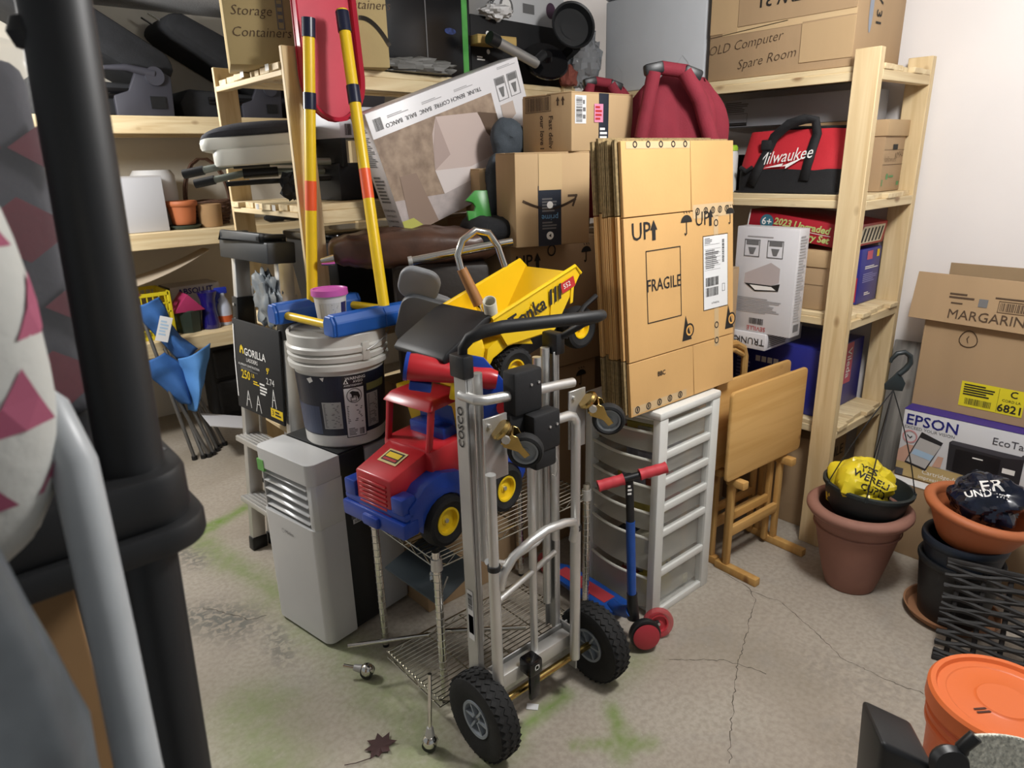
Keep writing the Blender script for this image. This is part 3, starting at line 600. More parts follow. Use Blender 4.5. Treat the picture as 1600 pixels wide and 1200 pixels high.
for (x, y) in ((CX0, CY0), (CX0, CY1), (CX1, CY0), (CX1, CY1)):
    p = MB().cyl((x, y, .012), (x, y, .535), .0125, n=16).build('post', chrome, ct)
    g = MB()
    for k in range(18): g.cyl((x, y, .03+k*.0254), (x, y, .032+k*.0254), .0129, n=16)
    g.build('post_grooves', alu2, p)['kind'] = 'stuff'; MB().cyl((x, y, .475), (x, y, .512), .018, .0165, n=16).build('collar', alu, ct); MB().cyl((x, y, 0), (x, y, .014), .011, n=12).build('foot', black, ct)
wirefloor(.10, .885, 1.45, 1.40, 1.69)
cs = wthing('castor', 'chrome ball castor standing on its stem beside the left black wheel', 'castor', .815, 1.355)
def ballcastor(t, c, tip):
    c = V(c); tip = V(tip); d = (tip-c).normalized()
    MB().lathe([(0, -.022), (.012, -.019), (.02, -.01), (.023, 0), (.02, .012), (.010, .021), (0, .024)], 20, fr(c, orth(d)[0], d)).build('hood', chrome, t)
    MB().cyl(c+d*.02, c+d*.045, .014, .010, n=14).build('collar', alu2, t); MB().cyl(c+d*.04, tip, .006, n=10).build('stem', chrome, t)
    MB().cyl(c+V((-.012, -.01, -.006)), c+V((.012, .01, -.006)), .02, n=18).build('wheel', black, t)
ballcastor(cs, (.815, 1.355, .03), (.84, 1.37, .24))
cs2 = wthing('castor', 'chrome ball castor lying on its side beside the air conditioner', 'castor', .82, 1.73)
ballcastor(cs2, (.83, 1.735, .03), (.775, 1.79, .045))
rod = MB().cyl((.79, 1.775, .122), (1.02, 1.65, .116), .0065, n=10).build('chrome_rod', chrome); tag(rod, 'slim chrome rod lying across the lower wire shelf', 'rod')
rod = MB().cyl((1.05, 1.645, .115), (1.28, 1.46, .115), .0085, n=10).build('chrome_pole', chrome); tag(rod, 'thick shiny chrome pole lying on the lower wire shelf', 'rod')
pn = thing('slate_tile', 'dark square tile wrapped with foil hanging under the upper wire shelf', 'tile', fr((1.03, 1.60, .375), (.9, .35, 0), (.1, -.35, .93))); MB().box(-.11, -.09, 0, .11, .12, .006).build('panel', mat('slate_panel', '#3a4347', .5), pn, bev=.002)
for sx in (-.1, .1): MB().cyl((sx, -.08, .006), (sx, -.08, .11), .0025, n=6).build('hanger', alu2, pn)
crumple('foil_scrap', 'small crumpled foil scrap hanging at the wire rack corner', 'foil', (.965, 1.50, .445), (.016, .016, .024), mat('foil', '#a9aeb2', .2, .8), 9, .7, n=12)
# ---------------------------------------------------------------- kick scooter
sc = wthing('kick_scooter', 'blue and black kick scooter with red foam grips before the drawers', 'scooter', 1.62, 1.3)
sb = mat('scooter_blue', '#1c4c9c', .35, var=.1, scale=25); sred = mat('grip_red', '#c33a43', .6, bump=.1); slt = frosted('red_clear_wheel', '#c8444c', .4, .2)
MB().cyl((1.60, 1.275, .17), (1.598, 1.29, .46), .0155).build('steering_tube', sb, sc); MB().cyl((1.598, 1.29, .46), (1.596, 1.30, .625), .0135).build('upper_tube', black, sc)
MB().cyl((1.605, 1.27, .09), (1.60, 1.275, .19), .021, .018).build('clamp', black, sc)
hb = MB().cyl((1.505, 1.345, .600), (1.69, 1.225, .645), .011).build('handlebar', black, sc)
d = V((.185, -.12, .045)); o0 = V((1.505, 1.345, .600))
for a, b in ((-.02, .36), (.60, 1.0)):
    p, q = o0+d*a, o0+d*b; g = MB(); n = 9
    g.tube([p+(q-p)*k/n for k in range(n+1)], [.0195 if k in (0, n) else (.0175 if k % 3 else .0188) for k in range(n+1)], 18); g.build('grip', sred, sc)
MB().cyl(o0-d*.025, o0-d*.01, .009).build('grip_plug', black, sc)
MB().tube([(1.60, 1.275, .12), (1.605, 1.30, .10), (1.63, 1.36, .065), (1.645, 1.40, .055)], .022, 10).build('neck', sb, sc)
MB().prism([(x*1, y) for x, y in ((-.05, 0), (-.045, -.02), (.045, -.02), (.05, 0), (.055, .15), (.05, .30), (.03, .34), (-.03, .34), (-.05, .3), (-.055, .15))], .042, .062, T(1.652, 1.38, 0, -2)).build('deck', sb, sc, bev=.005)
MB().box(-.028, .04, .0625, .028, .30, .0635, T(1.652, 1.38, 0, -2)).build('grip_pad', mat('deck_red', '#a8323a', .7), sc)
MB().cyl((1.56, 1.245, .06), (1.69, 1.225, .06), .008).build('front_axle', black, sc)
for c in ((1.60, 1.215, .06), (1.685, 1.225, .055)):
    wheel(sc, c, (-.55, -.82, .12), .055, .028, slt if c[0] > 1.65 else black, sred, .62, 'front_wheel', .004)
wheel(sc, (1.665, 1.76, .05), (1, 0, 0), .05, .024, slt, sred, .6, 'rear_wheel', .004)
M = fr((1.589, 1.199, .062), orth(V((-.55, -.82, .12)))[0], (-.55, -.82, .12)); MB().lathe([(0, 0), (.044, 0), (.046, .003), (.04, .006), (0, .007)], 30, M).build('hub_cover', mat('cover_red', '#a92f3a', .35), sc)
i = Ink(sc, (1.582, 1.285, .59), (.85, -.53, 0), (0, 0, 1)); i.fine(-.006, -.03, .008, .01, 3, inkW); i.done()
# ---------------------------------------------------------------- plastic drawer tower
dw = thing('drawer_tower', 'white plastic drawer tower with clear drawers beside the folded tray tables', 'drawers', T(1.737, 1.29, 0))
dW = mat('drawer_white', '#d9d9d4', .4); dC = frosted('drawer_clear', '#d2d0c4', .55, .25); dP = frosted('drawer_window', '#b9b9b4', .72, .2)
W_, D_, H_ = .345, .335, .80     # x is the tower's depth, y its width; the drawers open towards -x
lv = [.02, .175, .335, .435, .535, .635, .735]
MB().box(-.005, -.004, H_-.028, W_, D_, H_).build('top', dW, dw, bev=.008)
for (x, y) in ((0, 0), (W_-.045, 0), (0, D_-.03), (W_-.045, D_-.03)): MB().box(x, y, 0, x+.045, y+.03, H_-.028).build('corner_post', dW, dw, bev=.003)
for k, z in enumerate(lv):
    zz = z-.02 if k == 0 else z-.014; MB().box(.04, .002, zz, W_-.04, .022, zz+.026).build('side_rail', dW, dw, bev=.003); MB().box(.04, D_-.022, zz, W_-.04, D_-.002, zz+.026).build('side_rail', dW, dw, bev=.003)
MB().box(.03, .02, 0, W_-.005, D_-.02, .012).build('base', dW, dw)
rg = random.Random(5)
fillm = [mat('papers', '#b7b39f', .7, var=.3, scale=30), mat('cables', '#33353a', .6, var=.4, scale=40), mat('boxes_mix', '#8f8f9c', .6, var=.35, scale=18), mat('odd_yellow', '#b9a850', .6, var=.3, scale=14), mat('odd_red', '#9c4a38', .6)]
cnt = [(.74, .785), (.64, .72), (.54, .62), (.44, .52), (.34, .42), (.18, .32), (.022, .165)]
dz = [(lv[k]+.012, (lv[k+1] if k < 6 else H_-.014)-.018) for k in range(7)]
for k, (z0, z1) in enumerate(dz):
    dr = MB()
    n = 12; fr_ = []
    for j in range(n+1): y = .034+(D_-.068)*j/n; fr_.append((-.022*math.sin(math.pi*j/n)+.012, y))
    fo = [(x, y) for x, y in fr_]; bk_ = [(W_-.02, D_-.034), (W_-.02, .034)]
    # walls
    loop = fo+bk_
    for a, b in zip(loop, loop[1:]+loop[:1]):
        dr.add([(a[0], a[1], z0), (b[0], b[1], z0), (b[0], b[1], z1), (a[0], a[1], z1)], [(0, 1, 2, 3)])
    dr.add([(x, y, z0) for x, y in loop], [tuple(range(len(loop)))])
    o = dr.build('drawer', dC, dw)
    lip = MB().tube([(x-.003, y, z1) for x, y in fr_], .0055, 8); lip.build('drawer_lip', mat('lip_white', '#d5d3c8', .4), o)
    for j in range(4 if z1-z0 < .1 else 7):
        hh = (z1-z0)*rg.uniform(.25, .7); x = .05+rg.uniform(0, .12); y = .05+rg.uniform(0, .1)
        MB().box(0, 0, 0, rg.uniform(.06, .14), rg.uniform(.05, .12), hh, T(x, y, z0+.003, rg.uniform(-20, 20))).build('contents', fillm[rg.randrange(5)], o, bev=.003)
    MB().add([(.045, .010, z0), (W_-.045, .010, z0), (W_-.045, .010, z1), (.045, .010, z1)], [(0, 1, 2, 3)]).build('side_window', dP, dw)
# ---------------------------------------------------------------- bundle of flattened cartons
PD0 = V((1.664, 1.312, .806))
bn = None
def sheet(k, label):
    # each carton is folded flat: two walls, with top and bottom flap rows
    M = fr((1.625, 1.318+.0152*k, .806), (.985, -.02, 0), (-.035, .085, 1))
    t = thing('flattened_carton', label, 'box', M, 'flattened cartons in the bundle' if k else None)
    jx = random.Random(k).uniform(-.012, .01)*(k > 0); w = .565; jz = random.Random(k+9).uniform(-.004, .012)*(k > 0)
    for (z0, z1, nm) in ((0, .175, 'lower_flap'), (.178, .62, 'wall'), (.623, .84, 'upper_flap')):
        c = cardY if nm == 'wall' or k == 0 else cardE
        for s in (0, 1):
            y = .0035+s*.0065
            if nm == 'wall': MB().box(jx, y, z0+jz, jx+w, y+.0055, z1+jz).build(nm, cardY, t, bev=.0015, seg=1)
            else:
                for a, b in ((0, .327), (.33, w)): MB().box(jx+a, y, z0+jz, jx+b, y+.0055, z1+jz).build(nm, c, t, bev=.0012, seg=1)
    return t
s0 = sheet(0, 'foremost flattened golden carton marked fragile, leaning on the drawer tower')
for k in range(1, 8): sheet(k, 'plain flattened golden carton stacked behind the fragile one on the drawers')
i = Ink(s0, (0, .0034, 0), (1, 0, 0), (0, 0, 1))
i.text('UP', .075, .575, .075, ink, off=.0004); i.arrow(.135, .577, .062, ink); i.umbrella(.30, .588, .07, ink)
i.frame(.095, .29, .265, .515, .003, ink); i.text('FRAGILE', .18, .405, .055, ink, off=.0003, sx=.85)
i.text('UP', .385, .592, .065, ink); i.arrow(.43, .595, .055, ink); i.umbrella(.545, .60, .06, ink)
for x in (.30, .545): 
    i.poly([(x-.032, .20), (x+.02, .20), (x-.012, .285)], ink); i.ring(x+.006, .232, .018, .006, mat('gold_ink', '#dba557', .75), 3); i.ring(x+.008, .232, .024, .006, ink, 2)
i.rect(.335, .596, .56, .64, tapeC, 1, 'tape_strip'); i.rect(.45, .15, .475, .60, tapeC, 1, 'tape_strip'); i.rect(.01, .006, .285, .032, tapeC, 1, 'tape_strip'); i.rect(.02, .818, .325, .838, tapeC, 1, 'tape_strip')
for x in (.36, .405, .445, .485, .525): i.ring(x, .618, .012, .004, ink, 2); i.rect(x-.003, .612, x+.003, .624, ink, 2)
for x in (.03, .085, .14, .195, .25): i.ring(x, .02, .012, .004, ink, 2); i.rect(x-.003, .014, x+.003, .026, ink, 2)
for x in (.06, .12, .18, .24, .30): i.ring(x, .83, .010, .004, ink, 2)
for z in (.225, .17, .575): i.ring(.462, z, .012, .004, ink, 2)
i.frame(.388, .285, .53, .535, .002, ink, 1); i.rect(.39, .287, .528, .533, paper, 2, 'shipping_label')
i.line([(.395, .505), (.48, .505)], .001, ink, 3); i.fine(.396, .508, .44, .528, 4, inkG, 3)
for r in range(6): i.line([(.395, .42+.014*r), (.485, .42+.014*r)], .0008, ink, 3)
i.line([(.44, .42), (.44, .49)], .0008, ink, 3); i.fine(.4, .424, .48, .488, 10, inkG, 3); i.bars(.40, .365, .475, .395, ink, 24, 3); i.bars(.40, .33, .475, .36, ink, 24, 3, 8); i.bars(.495, .44, .508, .52, ink, 20, 3, 4, True); i.frame(.495, .34, .51, .365, .0015, ink, 3); i.text('A THAZ/NL', .455, .305, .009, ink, l=3); i.text('BBC', .155, .115, .022, ink, off=.0004); i.done()
# ---------------------------------------------------------------- folded tray tables
def tray(label, x0, y0, rz, zs=0, ft=-.115):
    t = thing('tray_table', label, 'table', T(x0, y0, 0, rz), 'folded wooden tray tables')
    W_, H_ = .50, .355; zt = .425+zs
    top = MB().prism(rrect(0, 0, W_, H_, .02, 5), 0, .016, Matrix(((1, 0, 0, 0), (0, 0, 1, 0), (0, 1, 0, zt), (0, 0, 0, 1)))).build('table_top', oakX, t, bev=.004)
    for x in (.085, W_-.085):
        MB().box(x-.012, .02, .0, x+.012, .042, zt+.26).build('leg', oakZ, t, bev=.003); MB().box(x-.012+.028*(1 if x < .2 else -1), .046, .02, x+.012+.028*(1 if x < .2 else -1), .066, zt+.2).build('leg', oakZ, t, bev=.003)
        MB().box(x-.016, ft, .0, x+.016, .075, .032).build('foot', oakZ, t, bev=.004)
        MB().box(x-.018, max(ft, -.03), zt-.045, x+.018, .05, zt-.012).build('catch', oakZ, t, bev=.006)
    MB().box(.09, .02, .155, W_-.09, .04, .195).build('stretcher', oakX, t, bev=.003); MB().box(.1, .048, .20, W_-.1, .064, .235).build('stretcher', oakX, t, bev=.003)
    return t
tray('folded wooden tray table with its plain top facing out beside the drawers', 2.125, 1.265, -3)
tray('folded wooden tray table tucked behind another tray table, by the drawers', 2.14, 1.345, -3, .012, -.0)
rt = thing('tray_stand', 'curved top rail of a wooden stand behind the tray tables', 'stand', T(2.18, 1.485, 0, 0))
MB().tube([(.0, 0, .0), (.0, 0, .78), (.03, 0, .825), (.10, 0, .86), (.20, 0, .87), (.30, 0, .86), (.36, 0, .83), (.38, 0, .79), (.38, 0, 0)], .015, 8).build('frame', oakZ, rt)
MB().tube([(.02, .0, .80), (.10, 0, .835), (.2, 0, .845), (.29, 0, .835), (.36, 0, .80)], .011, 8).build('inner_rail', oakZ, rt); MB().box(.0, -.012, .3, .38, .012, .34).build('stretcher', oakX, rt)
# ---------------------------------------------------------------- big red and blue toy dump truck
tr = thing('toy_dump_truck', 'large red, blue and yellow plastic toy truck on the wire rack', 'toy truck', T(.895, 1.50, .508, 9))
tR = mat('toy_red', '#b8282f', .3, var=.05); tB = mat('toy_blue_gloss', '#1b3f9c', .3, var=.06); tY = mat('toy_yellow', '#e3c01c', .35, var=.05)
XZ = Matrix(((1, 0, 0, 0), (0, 0, 1, 0), (0, 1, 0, 0), (0, 0, 0, 1)))     # profile in x, z extruded along y
arch = lambda cx, r, n=10: [(cx+r*math.cos(math.pi*k/n), .075+r*math.sin(math.pi*k/n)) for k in range(n+1)]
side = [(.0, .10), (.045, .10)]+arch(.135, .09)[::-1]+[(.30, .075)]+arch(.40, .09)[::-1][0:]+[(.51, .10), (.51, .16), (.26, .175), (.205, .215), (.13, .235), (.06, .215), (.045, .20), (0, .17)]
for y0, y1 in ((0, .06), (.21, .27)): MB().prism(side, y0, y1, XZ).build('fender', tB, tr, bev=.006)
MB().box(.02, .06, .10, .51, .21, .17).build('chassis', tB, tr, bev=.004)
MB().box(-.03, -.004, .085, .03, .274, .135).box(-.02, .0, .135, .02, .27, .16).box(-.042, .10, .09, -.02, .17, .125).build('bumper', tB, tr, bev=.008)
for y in (.005, .215): MB().box(-.022, y, .155, .03, y+.05, .205).build('headlight', tB, tr, bev=.006)
MB().hexa([(-.018, .06, .13), (.16, .06, .15), (.16, .21, .15), (-.018, .21, .13)], [(-.015, .058, .245), (.14, .052, .295), (.14, .218, .295), (-.015, .212, .245)]).build('hood', tR, tr, bev=.006)
for k in range(6): MB().box(-.021, .075, .15+.014*k, -.016, .195, .156+.014*k).build('grille_bar', tR, tr, bev=.001, seg=1)
MB().hexa([(.12, .025, .19), (.29, .025, .18), (.29, .245, .18), (.12, .245, .19)], [(.12, .03, .295), (.29, .03, .305), (.29, .24, .305), (.12, .24, .295)]).build('cab_body', tR, tr, bev=.008)
MB().hexa([(.122, .028, .412), (.285, .028, .42), (.285, .242, .42), (.122, .242, .412)], [(.15, .045, .44), (.27, .045, .445), (.27, .225, .445), (.15, .225, .44)]).build('roof', tR, tr, bev=.008)
for y in (.038, .218):
    for xb, xt in ((.118, .136), (.265, .265)): MB().hexa([(xb, y, .29), (xb+.018, y, .29), (xb+.018, y+.014, .29), (xb, y+.014, .29)], [(xt, y, .418), (xt+.02, y, .418), (xt+.02, y+.014, .418), (xt, y+.014, .418)]).build('pillar', tR, tr, bev=.003)
MB().box(.20, .06, .29, .26, .21, .335).box(.245, .06, .29, .26, .21, .40).build('seat', tB, tr, bev=.008)
i = Ink(tr, (.065, .135, .2722), (0, -1, 0), (.155, 0, .05)); i.rect(-.04, -.028, .04, .028, mat('sticker_cream', '#d8c68a', .5), 1); i.rect(-.033, -.02, .033, .022, ink, 2); i.rect(-.028, -.004, .028, .016, inkY, 3); i.rect(-.028, -.017, .028, -.008, inkR, 3); i.done()
for x in (.135, .40):
    for y, s in ((.02, -1), (.25, 1)): wheel(tr, (x, y+.008*s, .08), (0, 1, 0), .08, .06, rubber, tY, .54, 'wheel', .010, 0, 0, 40)
bed = MB(); bo = [(.245, -.012), (.54, -.012), (.54, .282), (.245, .282)]; bi = [(.275, .02), (.52, .02), (.52, .25), (.275, .25)]
def ringq(mb, A, za, B, zb):
    n = len(A)
    for k in range(n): j = (k+1) % n; mb.add([(A[k][0], A[k][1], za), (A[j][0], A[j][1], za), (B[j][0], B[j][1], zb), (B[k][0], B[k][1], zb)], [(0, 1, 2, 3)])
ins = [(.262, .005), (.53, .005), (.53, .265), (.262, .265)]
ringq(bed, bi, .19, bo, .40); ringq(bed, bo, .40, [(x+(-.014 if x < .4 else .014), y+(-.014 if y < .1 else .014)) for x, y in bo], .40); ringq(bed, [(x+(-.014 if x < .4 else .014), y+(-.014 if y < .1 else .014)) for x, y in bo], .40, [(x+(-.014 if x < .4 else .014), y+(-.014 if y < .1 else .014)) for x, y in bo], .425)
ringq(bed, [(x+(-.014 if x < .4 else .014), y+(-.014 if y < .1 else .014)) for x, y in bo], .425, ins, .425); ringq(bed, ins, .425, [(x+(.008 if x < .4 else -.008), y+(.008 if y < .1 else -.008)) for x, y in bi], .2)
bed.add([(x, y, .19) for x, y in bi], [(0, 1, 2, 3)]); bed.add([(x+(.008 if x < .4 else -.008), y+(.008 if y < .1 else -.008), .2) for x, y in bi], [(0, 1, 2, 3)])
bed.build('dump_bed', tY, tr, bev=.002, seg=1)
# toy lying on the bed: red funnel with blue rim and yellow block
tt = thing('toy_scoop', 'red plastic toy horn with blue rim lying on the yellow truck bed', 'toy', fr((.965, 1.51, 1.075), (.72, -.60, -.18), (0, 0, 1)))
MB().tube([(-.03, 0, 0), (-.012, 0, 0), (.03, 0, 0), (.08, 0, 0), (.15, 0, 0), (.19, 0, 0), (.21, 0, 0)], [.036, .038, .034, .028, .026, .03, .024], 20).build('horn', tR, tt); MB().cyl((-.038, 0, 0), (-.028, 0, 0), .039, n=24).build('rim', tB, tt)
MB().box(-.02, -.02, -.06, .04, .03, -.034).build('foot', tB, tt, bev=.004); MB().box(.09, -.02, -.07, .15, .03, -.02).build('block', tY, tt, bev=.006)
pl = thing('toy_wing', 'blue plastic toy panel standing between the hand truck and dump truck', 'toy', fr((1.09, 1.42, .905), (.8, -.6, 0), (0, 0, 1))); MB().prism([(-.05, 0), (.12, 0), (.12, .06), (.02, .19), (-.02, .20), (-.05, .16)], -.006, .006, XZ).build('panel', tB, pl, bev=.003); MB().cyl((.07, -.006, .05), (.07, -.02, .05), .022).build('knob', tR, pl)
# ---------------------------------------------------------------- yellow and black dump truck toy
tk = thing('steel_dump_truck', 'yellow and black toy dump truck tilted behind the hand truck handle', 'toy truck', fr((1.18, 1.475, .925), (.966, .03, .26), (-.26, 0, .966)))
kB = mat('toy_black', '#0f0f11', .5); kY = mat('truck_yellow', '#e6bd1a', .3, var=.03)
MB().box(.02, .03, .055, .44, .17, .10).build('chassis', kB, tk, bev=.004)
for x in (.105, .40):
    for y in (.002, .192): wheel(tk, (x, y, .062), (0, 1, 0), .068, .05, rubber, kY, .5, 'wheel', .008, 26 if x < .2 else 0, 0, 36)
MB().prism([(-.125, .20), (-.13, .215), (-.11, .228), (.04, .262), (.075, .262), (.075, .246), (-.09, .198)], -.02, .215, XZ).build('hood', kB, tk, bev=.006)
MB().box(-.075, .0, .085, .03, .19, .20).build('nose', kY, tk, bev=.004)
MB().prism([(-.02, .09), (.01, .13), (.03, .17), (.12, .19), (.14, .17), (.19, .125), (.195, .105), (.165, .12), (.11, .145), (.04, .135)], -.012, .212, XZ).build('front_fender', kY, tk, bev=.002)
i = Ink(tk, (-.0755, .1, .15), (0, -1, 0), (0, 0, 1)); i.rect(-.08, -.02, .08, .02, mat('decal_orange', '#d8902a', .4), 1); i.text('Tonka', 0, 0, .034, ink, off=.0005); i.done()
bd = [(.09, .155), (.28, .115), (.43, .235), (.415, .265), (.06, .25)]
db = MB()
for y0, y1 in ((-.025, -.018), (.213, .22)): db.prism(bd, y0, y1, XZ)
db.hexa([(.06, -.02, .245), (.09, -.02, .15), (.09, .215, .15), (.06, .215, .245)], [(.067, -.02, .248), (.097, -.02, .153), (.097, .215, .153), (.067, .215, .248)])
db.hexa([(.09, -.02, .15), (.28, -.02, .11), (.28, .215, .11), (.09, .215, .15)], [(.09, -.02, .157), (.28, -.02, .117), (.28, .215, .117), (.09, .215, .157)])
db.hexa([(.28, -.02, .11), (.43, -.02, .23), (.43, .215, .23), (.28, .215, .11)], [(.28, -.02, .117), (.428, -.02, .238), (.428, .215, .238), (.28, .215, .117)])
db.build('dump_bed', kY, tk)
for y in (-.024, .219): MB().tube([(.06, y, .25), (.415, y, .265), (.432, y, .235)], .006, 8).build('bed_rim', kY, tk)
for x in (.18, .27, .36): MB().prism([(x, .165), (x+.012, .165), (x+.035, .225), (x+.023, .225)], -.029, -.025, XZ).build('bed_rib', kY, tk)
i = Ink(tk, (.17, -.0298, .222), (1, 0, .04), (0, 0, 1)); i.text('Tonka', .015, -.012, .06, ink, off=.001); i.rect(.165, -.02, .225, .012, inkR, 1)
for k in range(3): i.poly([(.105+.02*k, -.03), (.115+.02*k, -.03), (.128+.02*k, .015), (.118+.02*k, .015)], ink, 2)
i.text('552', .19, -.003, .022, inkW, l=2); i.done()
MB().tube([(.30, -.04, .08), (.40, -.045, .14), (.46, -.045, .15)], .008, 8).build('lift_arm', kB, tk)
# ---------------------------------------------------------------- walking cane and pale tube in the dump bed
cn = wthing('walking_cane', 'chrome walking cane with curved handle and brown grip above the yellow dump bed', 'cane', 1.22, 1.55, 1.1)
MB().tube([(1.235, 1.56, 1.16), (1.185, 1.60, 1.31), (1.18, 1.605, 1.345), (1.195, 1.60, 1.385), (1.235, 1.59, 1.41), (1.275, 1.58, 1.40), (1.305, 1.575, 1.36), (1.325, 1.57, 1.30)], .0105, 12).build('shaft', chrome, cn); MB().tube([(1.222, 1.57, 1.20), (1.188, 1.60, 1.305)], [.017, .0145], 14).build('grip', mat('cork_brown', '#9a6a3c', .5, var=.1, scale=12), cn)
pt = MB(); pt.tube([(1.165, 1.45, 1.235), (1.215, 1.50, 1.15), (1.23, 1.515, 1.13)], .0175, 14, caps=False); pt = pt.build('plastic_tube', mat('tube_beige', '#b9b4a2', .45), None, solid=.003); tag(pt, 'short pale oval plastic tube sticking out of the yellow dump bed', 'tube')
# ---------------------------------------------------------------- cartons stacked behind the toys
def upmarks(t, w, h, sz=.075, x=.12): i = Ink(t, (0, -.0008, 0), (1, 0, 0), (0, 0, 1)); i.text('UP', x, h-sz*.95, sz, ink, off=.0005); i.arrow(x+sz*.95, h-sz*.95, sz*.85, ink); i.umbrella(w-.09, h-sz*.85, sz*.95, ink); return i
t = carton('carton', 'brown carton marked fragile on the floor behind the wire rack', 1.17, 1.88, 0, .43, .35, .47, card); i = Ink(t, (0, -.0008, 0), (1, 0, 0), (0, 0, 1)); i.text('FRAGILE', .2, .37, .1, ink, off=.0006); i.frame(.02, .28, .4, .45, .004, ink); i.done()
t = carton('carton', 'dark brown carton with umbrella mark beside the white pail', 1.235, 1.86, .47, .36, .36, .36, cardD); upmarks(t, .36, .36, .07, .24).done()
i = Ink(t, (-.0008, 0, 0), (0, -1, 0), (0, 0, 1)); i.umbrella(-.12, .27, .06, ink); i.done()
t = carton('carton', 'tall brown carton at the bottom of the stack behind the drawers', 1.63, 1.91, 0, .47, .36, .80, card); upmarks(t, .47, .80).done()
t = carton('carton', 'wide brown carton marked with an arrow, carrying the smile carton', 1.635, 1.90, .80, .48, .36, .505, card); i = upmarks(t, .48, .505, .07, .06); i.ring(.2, .47, .022, .006, ink); i.done()
am = carton('parcel', 'brown parcel box with curved smile print and dark tape strip', 1.60, 1.83, 1.306, .29, .17, .315, cardL, rz=-17, tapew=0)
i = Ink(am, (0, -.0008, 0), (1, 0, 0), (0, 0, 1)); i.rect(.085, .0, .175, .205, mat('tape_ink', '#232a36', .4), 1, 'tape_strip'); i.rect(.088, .19, .178, .31, tapeC, 2, 'tape_strip')
i.line([(.03+.0105*k, .155-.028*math.sin(math.pi*k/19)) for k in range(20)], .009, inkO, 1); i.line([(.205, .168), (.235, .168), (.222, .135)], .008, inkO, 1)
i.disc(.13, .035, .014, inkW, 2); i.poly([(.125, .035), (.134, .028), (.134, .042)], ink, 3); i.text('prime', .13, .098, .028, mat('prime_blue', '#6d9ec4', .5), ang=180); i.fine(.1, .115, .16, .165, 5, inkG); i.disc(.13, .14, .012, inkW, 3); i.fine(.1, .055, .16, .085, 3, inkG); i.done()
i = Ink(am, (.2908, 0, 0), (0, 1, 0), (0, 0, 1)); i.frame(.02, .02, .08, .1, .002, inkO); i.bars(.025, .025, .075, .095, inkO, 12, vert=True); i.done()
pb = carton('parcel', 'brown parcel box with white barcode label on top of the stack', 1.795, 1.755, 1.621, .32, .25, .192, cardL, tapew=0)
i = Ink(pb, (-.0008, .25, 0), (0, -1, 0), (0, 0, 1)); i.text('Fast deliv', .15, .066, .029, inkO, ang=-90, off=.0006); i.text('our love l', .105, .066, .029, inkO, ang=-90, off=.0006); i.frame(.02, .135, .15, .185, .002, inkO); i.bars(.025, .138, .145, .182, inkO, 22); i.arrow(.185, .165, .03, inkO); i.arrow(.21, .165, .03, inkO); i.done()
i = Ink(pb, (0, -.0008, 0), (1, 0, 0), (0, 0, 1)); i.rect(.015, .09, .07, .18, paper, 1, 'label'); i.bars(.02, .095, .05, .175, ink, 26, 2, 5, True); i.fine(.053, .1, .067, .17, 3, inkG); i.rect(.135, .0, .185, .19, mat('tape_ink', '#232a36', .4), 1, 'tape_strip'); i.rect(.11, .095, .155, .155, mat('pink_sticker', '#d989a8', .5), 3, 'label'); i.fine(.115, .1, .15, .15, 4, inkR, 4); i.fine(.14, .01, .18, .08, 5, inkW, 2); i.done()
t = carton('parcel', 'small brown parcel box squeezed behind the dark cushion', 1.66, 2.10, 1.31, .12, .12, .26, cardL, rz=-10, tapew=0)
# soft dark grey cushion draped beside the parcels
def pillow(name, label, cat, M, sx, sy, sz, m, pw=2.6, group=None):
    def fn(u, v):
        a = 2*math.pi*u; p = math.pi*(v-.5); e = 2/pw; c = lambda t: math.copysign(abs(math.cos(t))**e, math.cos(t)); s = lambda t: math.copysign(abs(math.sin(t))**e, math.sin(t))
        q = V((sx*c(p)*c(a), sy*c(p)*s(a), sz*math.copysign(abs(math.sin(p))**1.0, p))); k = .012*noise.noise(q*14)+.006*noise.noise(q*35); return (q.x+k, q.y+k, q.z+k)
    o = MB().grid(fn, 40, 22, cu=True).build(name, m); o.matrix_world = M; return tag(o, label, cat, group)
gf_ = mat('slate_fabric', '#3e454c', .9, var=.1, scale=40, bump=.3, bscale=200)
pillow('cushion', 'slate grey soft cushion wedged beside the smile parcel', 'cushion', fr((1.745, 2.05, 1.475), (1, -.3, .0), (0, 0, 1)), .075, .035, .15, gf_, 5)
pillow('cushion', 'rounded slate grey cushion under the barcode parcel', 'cushion', fr((1.775, 2.06, 1.67), (1, -.3, .12), (0, 0, 1)), .07, .05, .075, gf_)
pillow('dark_bag', 'flat black cloth bag lying on the cartons behind the cane', 'bag', fr((1.61, 1.98, 1.36), (1, -.2, 0), (0, 0, 1)), .10, .10, .05, mat('black_cloth', '#17181b', .95, bump=.4, bscale=150), 4)
